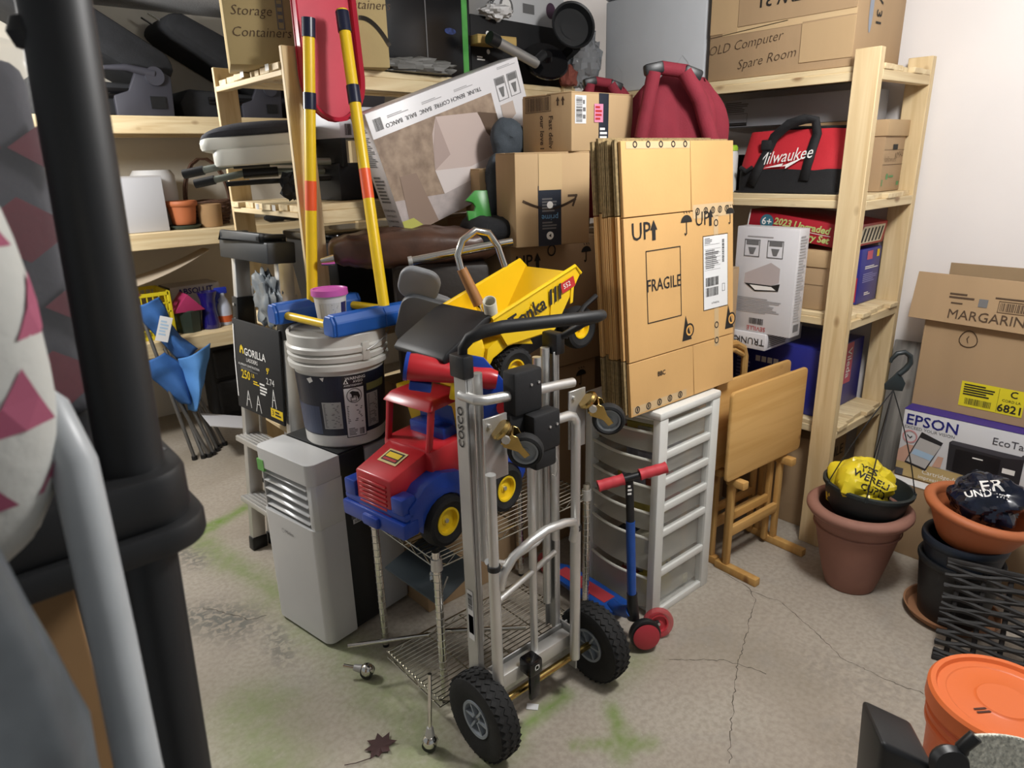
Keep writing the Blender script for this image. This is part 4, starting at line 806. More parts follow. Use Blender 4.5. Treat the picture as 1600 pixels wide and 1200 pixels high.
# ---------------------------------------------------------------- brown leather recliner behind the pail
lt = mat('brown_leather', '#4a3226', .36, var=.25, scale=14, bump=.35, bscale=38)
lc = wthing('leather_chair', 'dark brown leather chair with chrome arm behind the white pail', 'chair', 1.3, 2.1, .83)
def cush(name, c, s, m, rz=0, pw=4, par=lc, wr=.01):
    def fn(u, v):
        a = 2*math.pi*u; p = math.pi*(v-.5); e = 2/pw; g = lambda t: math.copysign(abs(t)**e, t)
        q = V((s[0]*g(math.cos(p))*g(math.cos(a)), s[1]*g(math.cos(p))*g(math.sin(a)), s[2]*g(math.sin(p)))); k = wr*abs(noise.noise(V((q.x*26, q.y*5, q.z*9))))-wr*.4
        return (q.x, q.y, q.z*(1+k*4)+k)
    return MB().grid(fn, 56, 26, cu=True, M=T(c[0], c[1], c[2], rz)).build(name, m, par)
cush('seat_cushion', (1.37, 2.12, 1.315), (.30, .13, .066), lt, -30, 3.2, wr=.016)
MB().box(-.16, -.16, 0, .17, .10, .43, T(1.44, 2.09, .832, -30)).build('base', mat('dark_leather', '#211a16', .55, var=.2, bump=.2), lc, bev=.02)
MB().cyl((1.255, 1.965, 1.288), (1.555, 1.80, 1.335), .0145).build('chrome_arm', chrome, lc); MB().cyl((1.245, 1.9705, 1.2864), (1.257, 1.964, 1.2883), .0165).build('arm_cap', alu, lc)
MB().cyl((1.05, 2.21, 1.285), (1.09, 2.19, 1.29), .012, .02).build('knob', chrome, lc)
# grey folding potty seat
gp = mat('grey_plastic', '#85878a', .45, var=.04); gd = mat('grey_plastic_dark', '#5c5e61', .5)
ps = wthing('potty_seat', 'grey plastic potty seat tipped up behind the white pail', 'potty', 1.24, 1.88, .83)
M = fr((1.222, 1.84, 1.10), (.72, -.55, -.3), (-.25, -.35, .9)); M2 = M @ Matrix.Rotation(R(90), 4, 'X')
MB().prism(rrect(-.10, -.10, .10, .10, .05, 6), -.012, .012, M2).build('seat_back', gd, ps, bev=.006)
o = []; mb = MB(); n = 24
for k in range(n): a = 2*math.pi*k/n; o.append((.085*math.copysign(abs(math.cos(a))**.7, math.cos(a)), .09*math.copysign(abs(math.sin(a))**.7, math.sin(a)), 0))
MB().tube(o, .018, 10, closed=True, M=M2 @ T(0, 0, -.022)).build('seat_ring', gp, ps)
MB().hexa([(1.13, 1.84, .832), (1.24, 1.80, .832), (1.31, 1.90, .832), (1.2, 1.94, .832)], [(1.16, 1.85, 1.03), (1.22, 1.82, 1.03), (1.28, 1.88, 1.03), (1.21, 1.91, 1.03)]).build('pedestal', gp, ps, bev=.02); MB().prism(rrect(-.075, .0, .055, .12, .045, 6), -.03, -.005, M2 @ T(-.05, .07, .0)).build('lid', gp, ps, bev=.010, seg=3)
gn = wthing('green_clip', 'bright green plastic guard with round cutouts on the leather chair', 'plastic part', 1.575, 1.99, 1.36)
M = fr((1.575, 1.99, 1.375), (.9, -.4, .1), (.28, 0, .96)) @ XZ
g = MB(); g.prism([(-.045, 0), (-.015, 0), (-.012, .022), (.0, .03), (.012, .022), (.015, 0), (.04, 0), (.04, .12), (-.005, .125), (-.045, .095), (-.02, .085), (-.012, .07), (-.02, .055), (-.045, .06)], -.01, .01, M); g.build('guard', mat('green_plastic', '#3f8f3c', .35), gn, bev=.003)
# ---------------------------------------------------------------- trunk bench carton, tilted upside down in front of the shelf
tbx = thing('bench_carton', 'tilted white printed carton of a trunk bench, upside down, above the leather chair', 'box', fr((1.373, 2.17, 1.345), (.952, 0, .306), (0, .0, 1)))
w_, h_ = .715, .43; MB().box(0, 0, 0, w_, .105, h_).build('body', paperG, tbx, bev=.003)
pic = mat('print_wall', '#8a7564', .5, var=.15, scale=22, hex2='#a8937f'); 
i = Ink(tbx, (0, -.0004, 0), (1, 0, 0), (0, 0, 1)); i.rect(.0, .0, .545, .345, pic, 1, 'picture'); P = lambda *q: q
i.poly([(.27, .34), (.455, .30), (.455, .30), (.51, .16), (.50, .135), (.36, .13), (.2, .17), (.235, .29)], mat('print_bench', '#c0aea7', .5), 2); i.poly([(.2, .17), (.36, .13), (.5, .135), (.43, .085), (.21, .08)], mat('print_bench_lid', '#d0c6c3', .5), 3); i.poly([(.27, .34), (.285, .20), (.2, .17), (.225, .25)], mat('print_bench_side', '#a8958e', .5), 3)
i.poly([(.0, .0), (.36, .0), (.40, .085), (.21, .08), (.0, .13)], mat('print_rug', '#b0a5a2', .5, var=.1, scale=30), 2); i.poly([(.03, .05), (.10, .0), (.15, .0), (.12, .19), (.05, .2)], mat('print_chair', '#8d786a', .5), 3)
i.poly([(.51, .16), (.545, .2), (.545, .27), (.46, .30), (.475, .22)], mat('print_brown', '#5d4a3b', .5), 3); i.poly([(.43, .085), (.545, .17), (.545, .0), (.40, .0)], mat('print_oak', '#9c8158', .5), 3); i.line([(.43, .085), (.545, .17)], .004, ink, 4); i.line([(.405, 0), (.43, .085), (.545, .12)], .003, ink, 4); i.line([(.47, .05), (.50, .065)], .004, ink, 4); i.line([(.51, .02), (.535, .035)], .004, ink, 4); i.poly([(0, 0), (.09, 0), (.05, .05), (0, .055)], mat('print_lime', '#b5b45a', .5), 4)
dkp = mat('print_char', '#3a393c', .6)
for x, s in ((.13, 'BAUL  BANCO'), (.28, 'COFFRE  BANC'), (.43, 'TRUNK  BENCH')): i.text(s, x, .372, .0205, dkp, ang=180); i.fine(x-.05, .392, x+.045, .402, 2, mat('print_faint', '#a5a3a5', .6))
i.bars(.02, .365, .055, .405, inkG, 16); i.fine(.6, .41, .7, .42, 2, mat('print_faint', '#a5a3a5', .6))
for x in (.575, .64): i.frame(x, .305, x+.05, .385, .002, inkG); i.rect(x+.004, .36, x+.046, .383, inkG, 2); i.poly([(x+.012, .35), (x+.038, .35), (x+.03, .315), (x+.02, .315)], inkG, 2)
i.poly([(.57, .21), (.64, .24), (.64, .29), (.575, .29)], mat('print_thumb', '#b7a79c', .5), 2); i.poly([(.575, .1), (.65, .12), (.66, .19), (.59, .2)], mat('print_thumb2', '#a9a09d', .5), 2); i.fine(.6, .05, .64, .065, 2, inkG); i.done()
i = Ink(tbx, (-.0006, .105, 0), (0, -1, 0), (0, 0, 1)); i.fine(.02, .25, .085, .42, 26, inkG); i.fine(.02, .12, .085, .22, 8, inkG)
for z, s in ((.095, 'TRUNK BENCH'), (.075, 'COFFRE BANC'), (.055, 'BAUL BANCO')): i.text(s, .052, z, .011, ink, ang=180)
i.rect(.03, .008, .075, .036, mat('label_slate', '#3b4560', .35), 1); i.rect(.03, .0, .075, .006, inkR); i.done()
# ---------------------------------------------------------------- things on the middle shelf unit
ZT = 1.918
def hand(i, lines, x, y, size, m=None):
    for k, s in enumerate(lines): i.text(s, x[k] if isinstance(x, tuple) else x, y-k*size*1.5, size, m or inkO, shear=.25, off=-.0004)
st = carton('carton', 'tan carton hand-lettered storage containers at the shelf end', .93, 2.465, ZT, .53, .26, .40, mat('cardboard_tan', '#a89467', .85, var=.05, bump=.1), rz=-19)
i = Ink(st, (0, -.0008, 0), (1, 0, 0), (0, 0, 1)); hand(i, ['Storage', 'Containers'], (.085, .11), .16, .042); i.text('Containers', .45, .195, .042, inkO, shear=.25, off=-.0004)
i.line([(.44+.006*k, .155-.00035*k*k) for k in range(16)], .014, mat('smile_print', '#3b342b', .8)); i.frame(.165, .11, .185, .3, .003, inkG); 
for k in range(6): i.rect(.168, .13+.022*k, .182, .14+.022*k, inkG)
i.done()
bb = pbox('black_carton', 'glossy black carton sealed with green tape on the middle shelf top', T(1.52, 2.47, ZT, 4), .44, .36, .44, mat('black_print', '#101114', .22, var=.3, scale=8))
MB().box(.395, -.001, 0, .425, .001, .44).build('green_tape', mat('tape_green', '#4f9a4c', .3, var=.15, scale=20), bb); MB().box(.25, -.0015, .33, .43, .0, .44).build('green_tape', MATS['tape_green'], bb)
i = Ink(bb, (0, -.0008, 0), (1, 0, 0), (0, 0, 1)); i.rect(.205, 0, .21, .44, inkG); i.disc(.33, .18, .03, mat('print_nebula', '#2a3a6a', .3, var=.6, scale=60), 1, ry=.012); i.done()
crumple('poly_mailer', 'flat grey plastic mailer lying at the front of the middle shelf top', 'bag', (1.60, 2.385, ZT+.024), (.17, .045, .03), mat('grey_film', '#6d6c69', .5, var=.15, bump=.4, bscale=30), 3, .5, n=18, floor=-.022)
wb = pbox('appliance_box', 'white appliance carton with a grey product photo behind the round black tray', T(2.18, 2.62, 2.19, 6), .5, .22, .26, mat('white_print', '#c9c9ca', .4))
i = Ink(wb, (0, -.0008, 0), (1, 0, 0), (0, 0, 1)); i.disc(.09, .06, .045, inkG, 1); i.disc(.09, .065, .03, inkW, 2); i.text('NZ', .46, .02, .04, ink); i.disc(.40, .08, .035, mat('print_plum', '#4a3346', .5), 1); i.rect(.2, .05, .28, .09, inkG); i.text('TURN', .005, .06, .045, ink, ang=90); i.done()
ds = pbox('audio_box', 'low black electronic box under the white appliance carton', T(2.0, 2.55, ZT, 6), .70, .30, .268, blackM)
i = Ink(ds, (0, -.0008, 0), (1, 0, 0), (0, 0, 1)); i.fine(.03, .09, .08, .11, 2, inkW); i.disc(.1, .2, .012, inkW); i.disc(.1, .13, .01, inkW); i.done()
yb = carton('flat_carton', 'flat yellowish carton strip poking out beside the black carton', 1.965, 2.46, 2.06, .20, .085, .035, mat('cardboard_yellow', '#b79a5c', .8), rz=-5, tapew=0, seam=False)
wp = crumple('white_bag', 'crumpled white plastic bag beside the yellowish carton strip', 'bag', (2.12, 2.52, 2.20), (.08, .05, .025), mat('white_film', '#d2d0cf', .4), 12, .5, n=14)
rt_ = thing('round_tray', 'round black plastic tray tilted up on the middle shelf top', 'tray', fr((2.49, 2.43, 2.165), (.9, -.35, .2), (-.62, -.75, .15)))
MB().lathe([(0, -.02), (.085, -.02), (.098, .012), (.104, .014), (.102, .018), (.094, .014), (.082, -.014), (0, -.014)], 40).build('tray', black, rt_); MB().lathe([(.0, -.0135), (.05, -.0135), (.052, -.011), (0, -.011)], 30).build('boss', black, rt_)
MB().box(-.02, -.1, -.2, .02, -.06, -.02).build('stand', blackM, rt_)
pv_ = wthing('pole_stand', 'silver pole with a round black base lying on the middle shelf top', 'stand', 2.33, 2.42, ZT)
MB().lathe([(0, -.03), (.05, -.03), (.10, -.012), (.105, 0), (.10, .008), (.03, .018), (.02, .04), (0, .04)], 36, fr((2.35, 2.46, 2.015), (.9, -.4, 0), (-.75, -.35, .5))).build('base', blackG, pv_)
MB().cyl((2.30, 2.42, 2.035), (2.245, 2.415, 2.0), .02, n=16).build('collar', black, pv_); MB().cyl((2.25, 2.415, 1.995), (2.02, 2.40, 2.06), .021, n=18).build('pole', alu2, pv_); MB().cyl((2.02, 2.40, 2.06), (1.975, 2.398, 2.073), .026, n=16).build('end_cap', black, pv_)
crumple('clear_bag', 'clear plastic bag of cloth stuffed beside the grey foam box', 'bag', (2.62, 2.47, 2.03), (.07, .07, .12), frosted('clear_film', '#7d8186', .35, .12), 6, .4, n=18)
crumple('rust_cloth', 'rust coloured cloth peeking out of the clear bag', 'cloth', (2.50, 2.47, 1.955), (.04, .04, .05), mat('rust_cloth', '#7c4236', .9, bump=.3), 8, .3, n=14, floor=-.036)
fb = thing('foam_box', 'large plain grey foam box standing in the shelf corner', 'box', T(2.715, 1.875, 1.888)); fm = mat('foam_grey', '#c2c5c9', .6, var=.02)
MB().box(0, 0, 0, .36, .56, .40).build('body', fm, fb, bev=.012); MB().box(-.003, -.003, .40, .363, .563, .46).build('lid', fm, fb, bev=.012)
i = Ink(fb, (-.0005, .56, 0), (0, -1, 0), (0, 0, 1))
for x in (.05, .42): i.line([(x, .02), (x, .09), (x+.03, .12), (x+.06, .09), (x+.06, .02)], .002, mat('emboss', '#b9bcc0', .5))
i.done()
# middle unit, second deck: booster seat on folded legs, white carton, black case
Z2 = 1.468
hc = wthing('high_chair', 'folded white high chair with black cushion and grey legs at the shelf end', 'high chair', 1.06, 2.6, Z2)
hw_ = mat('seat_white', '#d3d2c8', .35); hcu = mat('seat_cushion_grey', '#33343b', .85, bump=.3, bscale=120); tg = mat('leg_grey_green', '#7f857d', .4, .3)
M = fr((1.045, 2.66, 1.655), (.83, -.55, .05), (.05, 0, 1))
MB().prism(rrect(-.16, -.13, .22, .13, .05), 0, .045, M).build('seat_shell', hw_, hc, bev=.014); MB().prism(rrect(-.12, -.14, .2, .10, .05), -.055, .005, M).build('seat_base', hw_, hc, bev=.012)
def cf(u, v):
    a = 2*math.pi*u; p = math.pi*(v-.5); g = lambda t, e: math.copysign(abs(t)**e, t); k = 1+.03*noise.noise(V((u*12, v*8, 2)))
    return (.03+.20*g(math.cos(p), .5)*g(math.cos(a), .6)*k, .13*g(math.cos(p), .5)*g(math.sin(a), .6)*k, .062+.032*math.sin(p)*k-.02*math.cos(a)**2*(1 if math.cos(a) < 0 else 0))
MB().grid(cf, 36, 16, cu=True, M=M).build('cushion', hcu, hc)
for k, (dy, dz_) in enumerate(((-.03, .0), (.02, -.035))):
    p = [V((.83, 2.735, 1.578)), V((1.0, 2.62, 1.615)), V((1.3, 2.53, 1.61))]; p = [q+V((dy, dy, dz_)) for q in p]
    MB().cyl(p[0], p[0].lerp(p[1], .35), .016, n=12).build('foot_cap', black, hc); MB().cyl(p[0].lerp(p[1], .3), p[1].lerp(p[0], .1), .0125, n=12).build('leg', tg, hc); MB().cyl(p[1].lerp(p[0], .15), p[1].lerp(p[2], .3), .018, n=12).build('joint', black, hc); MB().cyl(p[1].lerp(p[2], .25), p[2], .0125, n=12).build('leg', tg, hc)
MB().tube([(.93, 2.66, 1.54), (1.05, 2.60, 1.545), (1.35, 2.5, 1.55)], .009, 8).build('brace', blackM, hc); i = Ink(hc, (.915, 2.63, 1.69), (.55, -.83, 0), (0, 0, 1)); i.fine(-.012, -.01, .012, .01, 2, inkG); i.done()
crumple('black_strap_bag', 'small black strap bag hanging between shelf slats and high chair legs', 'bag', (1.13, 2.52, 1.525), (.05, .05, .05), fabK, 15, .5, n=14, floor=-.054)
MB_ = pbox('black_case', 'black hard case with rivets on the middle shelf second deck', T(1.28, 2.46, Z2, 6), .42, .30, .135, mat('case_black', '#1e1f24', .4), cat='case'); i = Ink(MB_, (0, -.0006, 0), (1, 0, 0), (0, 0, 1)); i.disc(.13, .04, .008, inkG); i.disc(.13, .1, .008, inkG); i.done()
wc_ = pbox('flat_white_box', 'flat white carton with small labels under the middle shelf top', T(1.29, 2.44, 1.69, 6), .42, .30, .11, mat('box_pale', '#bfc0c6', .45)); i = Ink(wc_, (0, -.0006, 0), (1, 0, 0), (0, 0, 1)); i.bars(.02, .01, .05, .05, ink, 10); i.fine(.2, .06, .36, .09, 4, inkG); i.bars(.27, .01, .3, .05, inkG, 10); i.done()
MB().box(0, 0, -.1, .02, .26, 0).build('inner_block', black, wc_)
t = carton('carton', 'plain dark carton on the third deck behind the leather chair', 1.74, 2.53, 1.468, .5, .36, .33, cardD, rz=7); t = carton('carton', 'dark carton on the third deck of the middle shelf', 1.85, 2.58, 1.018, .5, .34, .34, cardD, rz=7)
bt = thing('black_tote', 'black plastic tote box behind the leather cushion on the third deck', 'tote', T(1.22, 2.44, 1.018, 6)); MB().hexa([(.03, .03, 0), (.47, .03, 0), (.47, .33, 0), (.03, .33, 0)], [(0, 0, .30), (.5, 0, .30), (.5, .36, .30), (0, .36, .30)]).build('body', black, bt, bev=.01); MB().prism(rrect(-.012, -.012, .512, .372, .03), .30, .33).build('lid', blackG, bt, bev=.006)
crumple('orange_bag', 'crumpled orange plastic bag on the lowest deck near the ladder', 'bag', (1.13, 2.42, .655), (.06, .05, .09), mat('orange_film', '#c4552f', .3, bump=.2), 21, .5, n=16, floor=-.086); crumple('clear_pack', 'clear plastic wrapped pack on the lowest deck near the orange bag', 'bag', (1.26, 2.40, .61), (.07, .05, .06), frosted('clear_wrap', '#b9b5b2', .25, .1), 22, .4, n=16, floor=-.043)
# ---------------------------------------------------------------- red folding camp chairs behind the bundle
redF = mat('maroon_canvas', '#7c1f2e', .85, var=.12, scale=10, bump=.25, bscale=220)
hidden = carton('carton', 'tall plain carton standing behind the flattened carton bundle', 2.13, 1.535, 0, .42, .33, 1.16, card)
def campchair(label, x, y, z, s, rz):
    t = thing('camp_chair', label, 'camp chair', T(x, y, z, rz), 'folded red camp chairs'); H = .68*s
    def fn(u, v):
        a = 2*math.pi*u; q = min(1, max(0, (v-.72)/.28)); rx = (.10+.075*min(1, v*2.2)-.085*q**2)*s; ry = (.055+.03*math.sin(math.pi*v)-.03*q**2)*s
        f = 1+.09*math.sin(a*6+2*v)+.06*math.sin(a*11+5*v)+.07*noise.noise(V((math.cos(a)*2, math.sin(a)*2, v*4)))
        return (rx*math.cos(a)*f+.03*s*v, ry*math.sin(a)*f, .04+H*(.97*v-.05*q*abs(math.cos(a))+.012*math.sin(a*5)*v))
    MB().grid(fn, 96, 30, cu=True).build('canvas', redF, t)
    MB().tube([(-.13*s, -.085*s, H*.45), (-.11*s, -.11*s, H*.72), (-.085*s, -.105*s, H*1.0)], .011*s, 10).build('pole', alu2, t); MB().tube([(.13*s, -.085*s, H*.35), (.12*s, -.105*s, H*.7), (.03*s, -.105*s, H*.97)], .011*s, 10).build('pole', alu2, t)
    MB().tube([(-.12*s, -.105*s, H*.7), (-.085*s, -.112*s, H*1.0)], .024*s, 12).build('sleeve', redF, t); MB().tube([(.125*s, -.108*s, H*.66), (.075*s, -.11*s, H*.87), (.02*s, -.105*s, H*1.0)], .027*s, 12).build('sleeve', redF, t); MB().tube([(-.06*s, -.10*s, H*1.02), (.03*s, -.10*s, H*1.0)], .022*s, 12).build('sleeve', redF, t)
    for (px, pz) in ((-.085, 1.015), (.045, .99)): MB().box(-.032*s, -.02*s, -.018*s, .032*s, .02*s, .018*s, T(px*s, -.105*s, H*pz, ry=20 if px > 0 else -10)).build('corner_joint', black, t, bev=.008*s)
    for (px, pz) in ((-.125, .5), (.13, .42)): MB().box(-.016*s, -.016*s, -.04*s, .016*s, .016*s, .04*s, T(px*s, -.10*s, H*pz)).build('slider', black, t, bev=.004*s); MB().cyl((px*s, -.115*s, H*pz-.02), (px*s, -.122*s, H*pz-.02), .006*s).build('rivet', alu, t)
    for px in (-.06, .0, .06): MB().cyl((px*s, 0, 0), (px*s*.7, 0, .2*s), .01*s).build('leg_tip', blackM, t)
    return t
campchair('folded maroon camp chair standing behind the fragile carton bundle', 2.235, 1.685, 1.162, 1.05, -38)
campchair('folded maroon camp chair mostly hidden behind the barcode parcel', 2.36, 2.14, 1.306, .85, -30)
t = carton('carton', 'plain carton under the rear red camp chair', 2.17, 1.99, .0, .40, .28, 1.305, cardD)
# ---------------------------------------------------------------- right shelf unit: top
oc = carton('carton', 'large tan carton hand-lettered old computer on the right shelf top', 2.70, 1.243, 1.888, .40, .60, .46, card, tapew=0)
i = Ink(oc, (-.0008, .60, 0), (0, -1, 0), (0, 0, 1)); i.text('OLD Computer', .16, .125, .05, inkO, ang=4, shear=.3, off=-.0006); i.text('Spare Room', .26, .06, .05, inkO, ang=5, shear=.3, off=-.0006); i.put(ink, [], []); i.text('VIEW 31', .33, .27, .065, ink, ang=180, off=.0008, l=10); i.line([(.0, .165), (.34, .185)], .003, inkO); i.rect(.36, .17, .6, .19, tapeC, 1, 'tape_strip'); i.rect(.06, .165, .40, .195, tapeC, 2, 'tape_strip'); i.done()
MB().box(-.004, .0, .03, -.0005, .20, .165).build('side_flap', cardL, oc, bev=.001, seg=1); MB().box(-.006, .003, .19, -.0005, .47, .46).build('front_flap', card, oc, bev=.001, seg=1); MB().box(-.004, .472, .175, -.0005, .598, .46).build('side_flap', cardL, oc, bev=.001, seg=1)
i = Ink(oc, (0, -.0008, 0), (1, 0, 0), (0, 0, 1)); i.text('VIEW 31', .17, .25, .06, ink, ang=-90, off=.0008); i.disc(.105, .2, .016, mat('hand_hole', '#8f95a0', .8), 1, ry=.085); i.done()
# third deck
MZ = 1.444
mr = mat('bag_red', '#b9202c', .8, var=.06, bump=.3, bscale=260); mk = mat('bag_black', '#1a1a1c', .8, bump=.3, bscale=200)
tbg = wthing('tool_bag', 'red and black canvas tool bag with two handles on the pine shelf', 'bag', 2.82, 1.46, MZ)
def bag(v0, v1, name, m, ext=0):
    def fn(u, v):
        v = v0+(v1-v0)*v; a = 2*math.pi*u; g = lambda t, e: math.copysign(abs(t)**e, t); tp = 1-.55*max(0, (v-.35)/.65)**1.3
        z = MZ+.002+.245*v+.02*(v > .6)*math.cos(a)**2*0; y = 1.462+(.222-.035*max(0, v-.3))*g(math.sin(a), .35)+ext*0; x = 2.795+(.093+ext)*tp*g(math.cos(a), .45)
        k = .006*noise.noise(V((x*18, y*14, z*14))); return (x+k, y+k*.5, z+k*(v > .1)-.018*max(0, v-.8)*5*(1-abs(math.cos(a)))*.3)
    return MB().grid(fn, 64, 16, cu=True).build(name, m, tbg)
bag(0, .36, 'black_base', mk, .003); bag(.34, .97, 'red_body', mr)
MB().hexa([(2.70, 1.245, MZ), (2.888, 1.245, MZ), (2.888, 1.68, MZ), (2.70, 1.68, MZ)], [(2.70, 1.245, MZ+.006), (2.888, 1.245, MZ+.006), (2.888, 1.68, MZ+.006), (2.70, 1.68, MZ+.006)]).build('bottom', mk, tbg)
def bagx(z): v = (z-MZ-.002)/.245; return 2.795-.096*(1-.55*max(0, (v-.35)/.65)**1.3)
def strap(pts, w, name='handle'):
    mb = MB(); L = []
    for k, p in enumerate(pts): L.append(V(p))
    vs = []
    for k in range(len(L)):
        d = (L[min(k+1, len(L)-1)]-L[max(k-1, 0)]).normalized(); n = V((-1, 0, -.45)).normalized(); s = d.cross(n).normalized()*w/2; vs += [L[k]-s, L[k]+s]
    mb.add(vs, [(2*k, 2*k+1, 2*k+3, 2*k+2) for k in range(len(L)-1)]); mb.build(name, mk, tbg, solid=.006)
P = lambda y, z: (bagx(z)-.006, y, z)
strap([P(1.60, MZ+.03), P(1.57, MZ+.10), P(1.545, MZ+.17), (2.705, 1.52, MZ+.215), (2.70, 1.46, MZ+.26), (2.705, 1.40, MZ+.275), (2.72, 1.365, MZ+.27), P(1.36, MZ+.22), P(1.365, MZ+.15), P(1.375, MZ+.05)], .036)
MB().box(bagx(MZ+.17)-.02, 1.53, MZ+.165, bagx(MZ+.17)-.004, 1.575, MZ+.205).build('handle_wrap', mk, tbg, bev=.006); MB().tube([P(1.655, MZ+.10), P(1.625, MZ+.085), P(1.60, MZ+.10)], .009, 8).build('side_ring', mk, tbg); MB().tube([(2.79, 1.665, MZ+.23), (2.77, 1.46, MZ+.245), (2.79, 1.27, MZ+.24)], .009, 6).build('zip', mk, tbg)
i = Ink(tbg, P(1.47, MZ+.135), (0, -1, .12), (.22, .12, .97)); i.M = i.M @ T(0, 0, .003); i.text('Milwaukee', 0, .004, .068, inkW, shear=.35, sx=.8); i.poly([(-.085, -.03), (.0, -.022), (-.005, -.032), (.09, -.008), (.01, -.045), (.012, -.034)], inkW); i.done()
xb = thing('archive_box', 'brown archive box with hand hole hand-lettered xmas behind the tool bag', 'box', T(2.895, 1.165, MZ) @ Matrix.Diagonal((.88, 1, 1, 1))); MB().box(.008, .008, 0, .222, .38, .24).build('body', card, xb, bev=.003); MB().box(0, 0, .205, .23, .388, .265).build('lid', cardL, xb, bev=.003)
i = Ink(xb, (0, .0075, 0), (1, 0, 0), (0, 0, 1)); i.rect(.095, .155, .145, .175, blackM, 2, 'hand_hole'); i.text('XMAS', .165, .135, .035, inkO, ang=8, shear=.2, off=-.0006); i.text('halloween', .08, .12, .03, inkO, shear=.2, off=-.0006); i.line([(.01, .10), (.22, .10)], .0015, inkO); i.line([(.01, .155), (.22, .155)], .001, inkO); gi = mat('green_ink', '#5c8a58', .7); i.disc(.07, .055, .012, gi); i.fine(.09, .048, .16, .062, 1, gi); i.rect(.18, .02, .205, .035, gi); i.rect(.02, .02, .03, .045, gi); i.done()
lb = pbox('long_box', 'long grey carton lying under the top deck of the right shelf', T(2.94, 1.26, 1.712), .155, .80, .115, mat('box_grey', '#b4b7be', .5, var=.06)); i = Ink(lb, (-.0008, .8, 0), (0, -1, 0), (0, 0, 1)); i.fine(.16, .06, .28, .105, 6, inkG); i.frame(.14, .012, .27, .055, .002, inkG); i.rect(.14, .004, .27, .018, ink); i.done()
pr = pbox('black_printer', 'black flat electronic case beside the red tool bag', T(2.76, 1.78, MZ), .33, .42, .15, blackM, cat='electronics'); MB().box(-.004, .03, .1, .0, .39, .13).build('slot', blackG, pr)
jg = thing('jug', 'white bottle with lime green lid beside the red tool bag', 'bottle', T(2.735, 1.735, MZ)); MB().lathe([(0, 0), (.034, 0), (.036, .01), (.036, .15), (.03, .17), (0, .17)], 28).build('body', mat('bottle_white', '#d0d1cd', .4), jg); MB().lathe([(.0, .19), (.026, .19), (.032, .183), (.034, .168), (.03, .165), (0, .165)], 28).build('lid', mat('lime_lid', '#9ac23a', .4), jg)
# second deck
SZ = .993
rb = thing('storage_box', 'brown archive box with green print under the red game carton', 'box', T(2.70, 1.245, SZ)); MB().box(.006, .006, 0, .20, .30, .20).build('body', card, rb, bev=.003); MB().box(0, 0, .17, .206, .306, .235).build('lid', cardL, rb, bev=.003); i = Ink(rb, (.0054, .3, 0), (0, -1, 0), (0, 0, 1)); i.text('RATOR', .06, .05, .022, gi); i.line([(.02, .10), (.29, .10)], .0015, inkO); i.rect(.08, .135, .11, .15, blackM, 2); i.done()
v1 = pbox('mop_box', 'narrow blue mop carton standing on the right shelf second deck', T(2.905, 1.205, SZ), .185, .30, .225, mat('carton_blue', '#2b2f86', .35, var=.08, scale=8)); vr = mat('logo_red', '#b23040', .4); pk = mat('print_pinkred', '#c2526a', .4)
i = Ink(v1, (0, -.0006, 0), (1, 0, 0), (0, 0, 1)); i.fine(.04, .14, .17, .155, 2, inkW); i.rect(.05, .18, .10, .215, pk); i.rect(.14, .185, .165, .215, inkY); i.fine(.03, .085, .17, .125, 5, mat('print_lilac', '#8b8cc4', .5)); i.fine(.06, .03, .12, .045, 2, inkW); i.done()
i = Ink(v1, (-.0006, .3, 0), (0, -1, 0), (0, 0, 1)); i.rect(.24, .01, .295, .11, vr); i.text('Vileda', .268, .06, .034, inkW, ang=90); i.done()
Mg = fr((2.715, 1.20, 1.236), (1, 0, 0), (0, -.13, 1)); gbx = pbox('game_box', 'red boxed archery set lying tilted on the right shelf second deck', Mg, .36, .42, .088, mat('carton_red', '#a3202e', .4, var=.12, scale=5))
i = Ink(gbx, (-.0006, .42, 0), (0, -1, 0), (0, 0, 1)); i.text('2023 Upgraded', .235, .058, .038, mat('game_green', '#b9c47a', .5), off=.0012, shear=.15); i.text('Archery Set', .27, .022, .036, mat('game_green', '#b9c47a', .5), off=.0012, shear=.15); i.disc(.085, .05, .03, mat('game_teal', '#3a6f80', .5), 1); i.text('6+', .085, .05, .042, inkW, l=2, off=.0006); i.line([(.17, .04), (.36, .04)], .002, inkW); i.rect(0, 0, .006, .088, inkW); i.done()
i = Ink(gbx, (0, -.0006, 0), (1, 0, 0), (0, 0, 1)); i.poly([(.1, .01), (.33, .01), (.34, .078), (.14, .078)], mat('print_cream', '#cfc3a8', .5), 1); 
for k in range(6): i.poly([(.14+.032*k, .015), (.155+.032*k, .015), (.165+.032*k, .07), (.15+.032*k, .07)], ink, 2)
i.done()
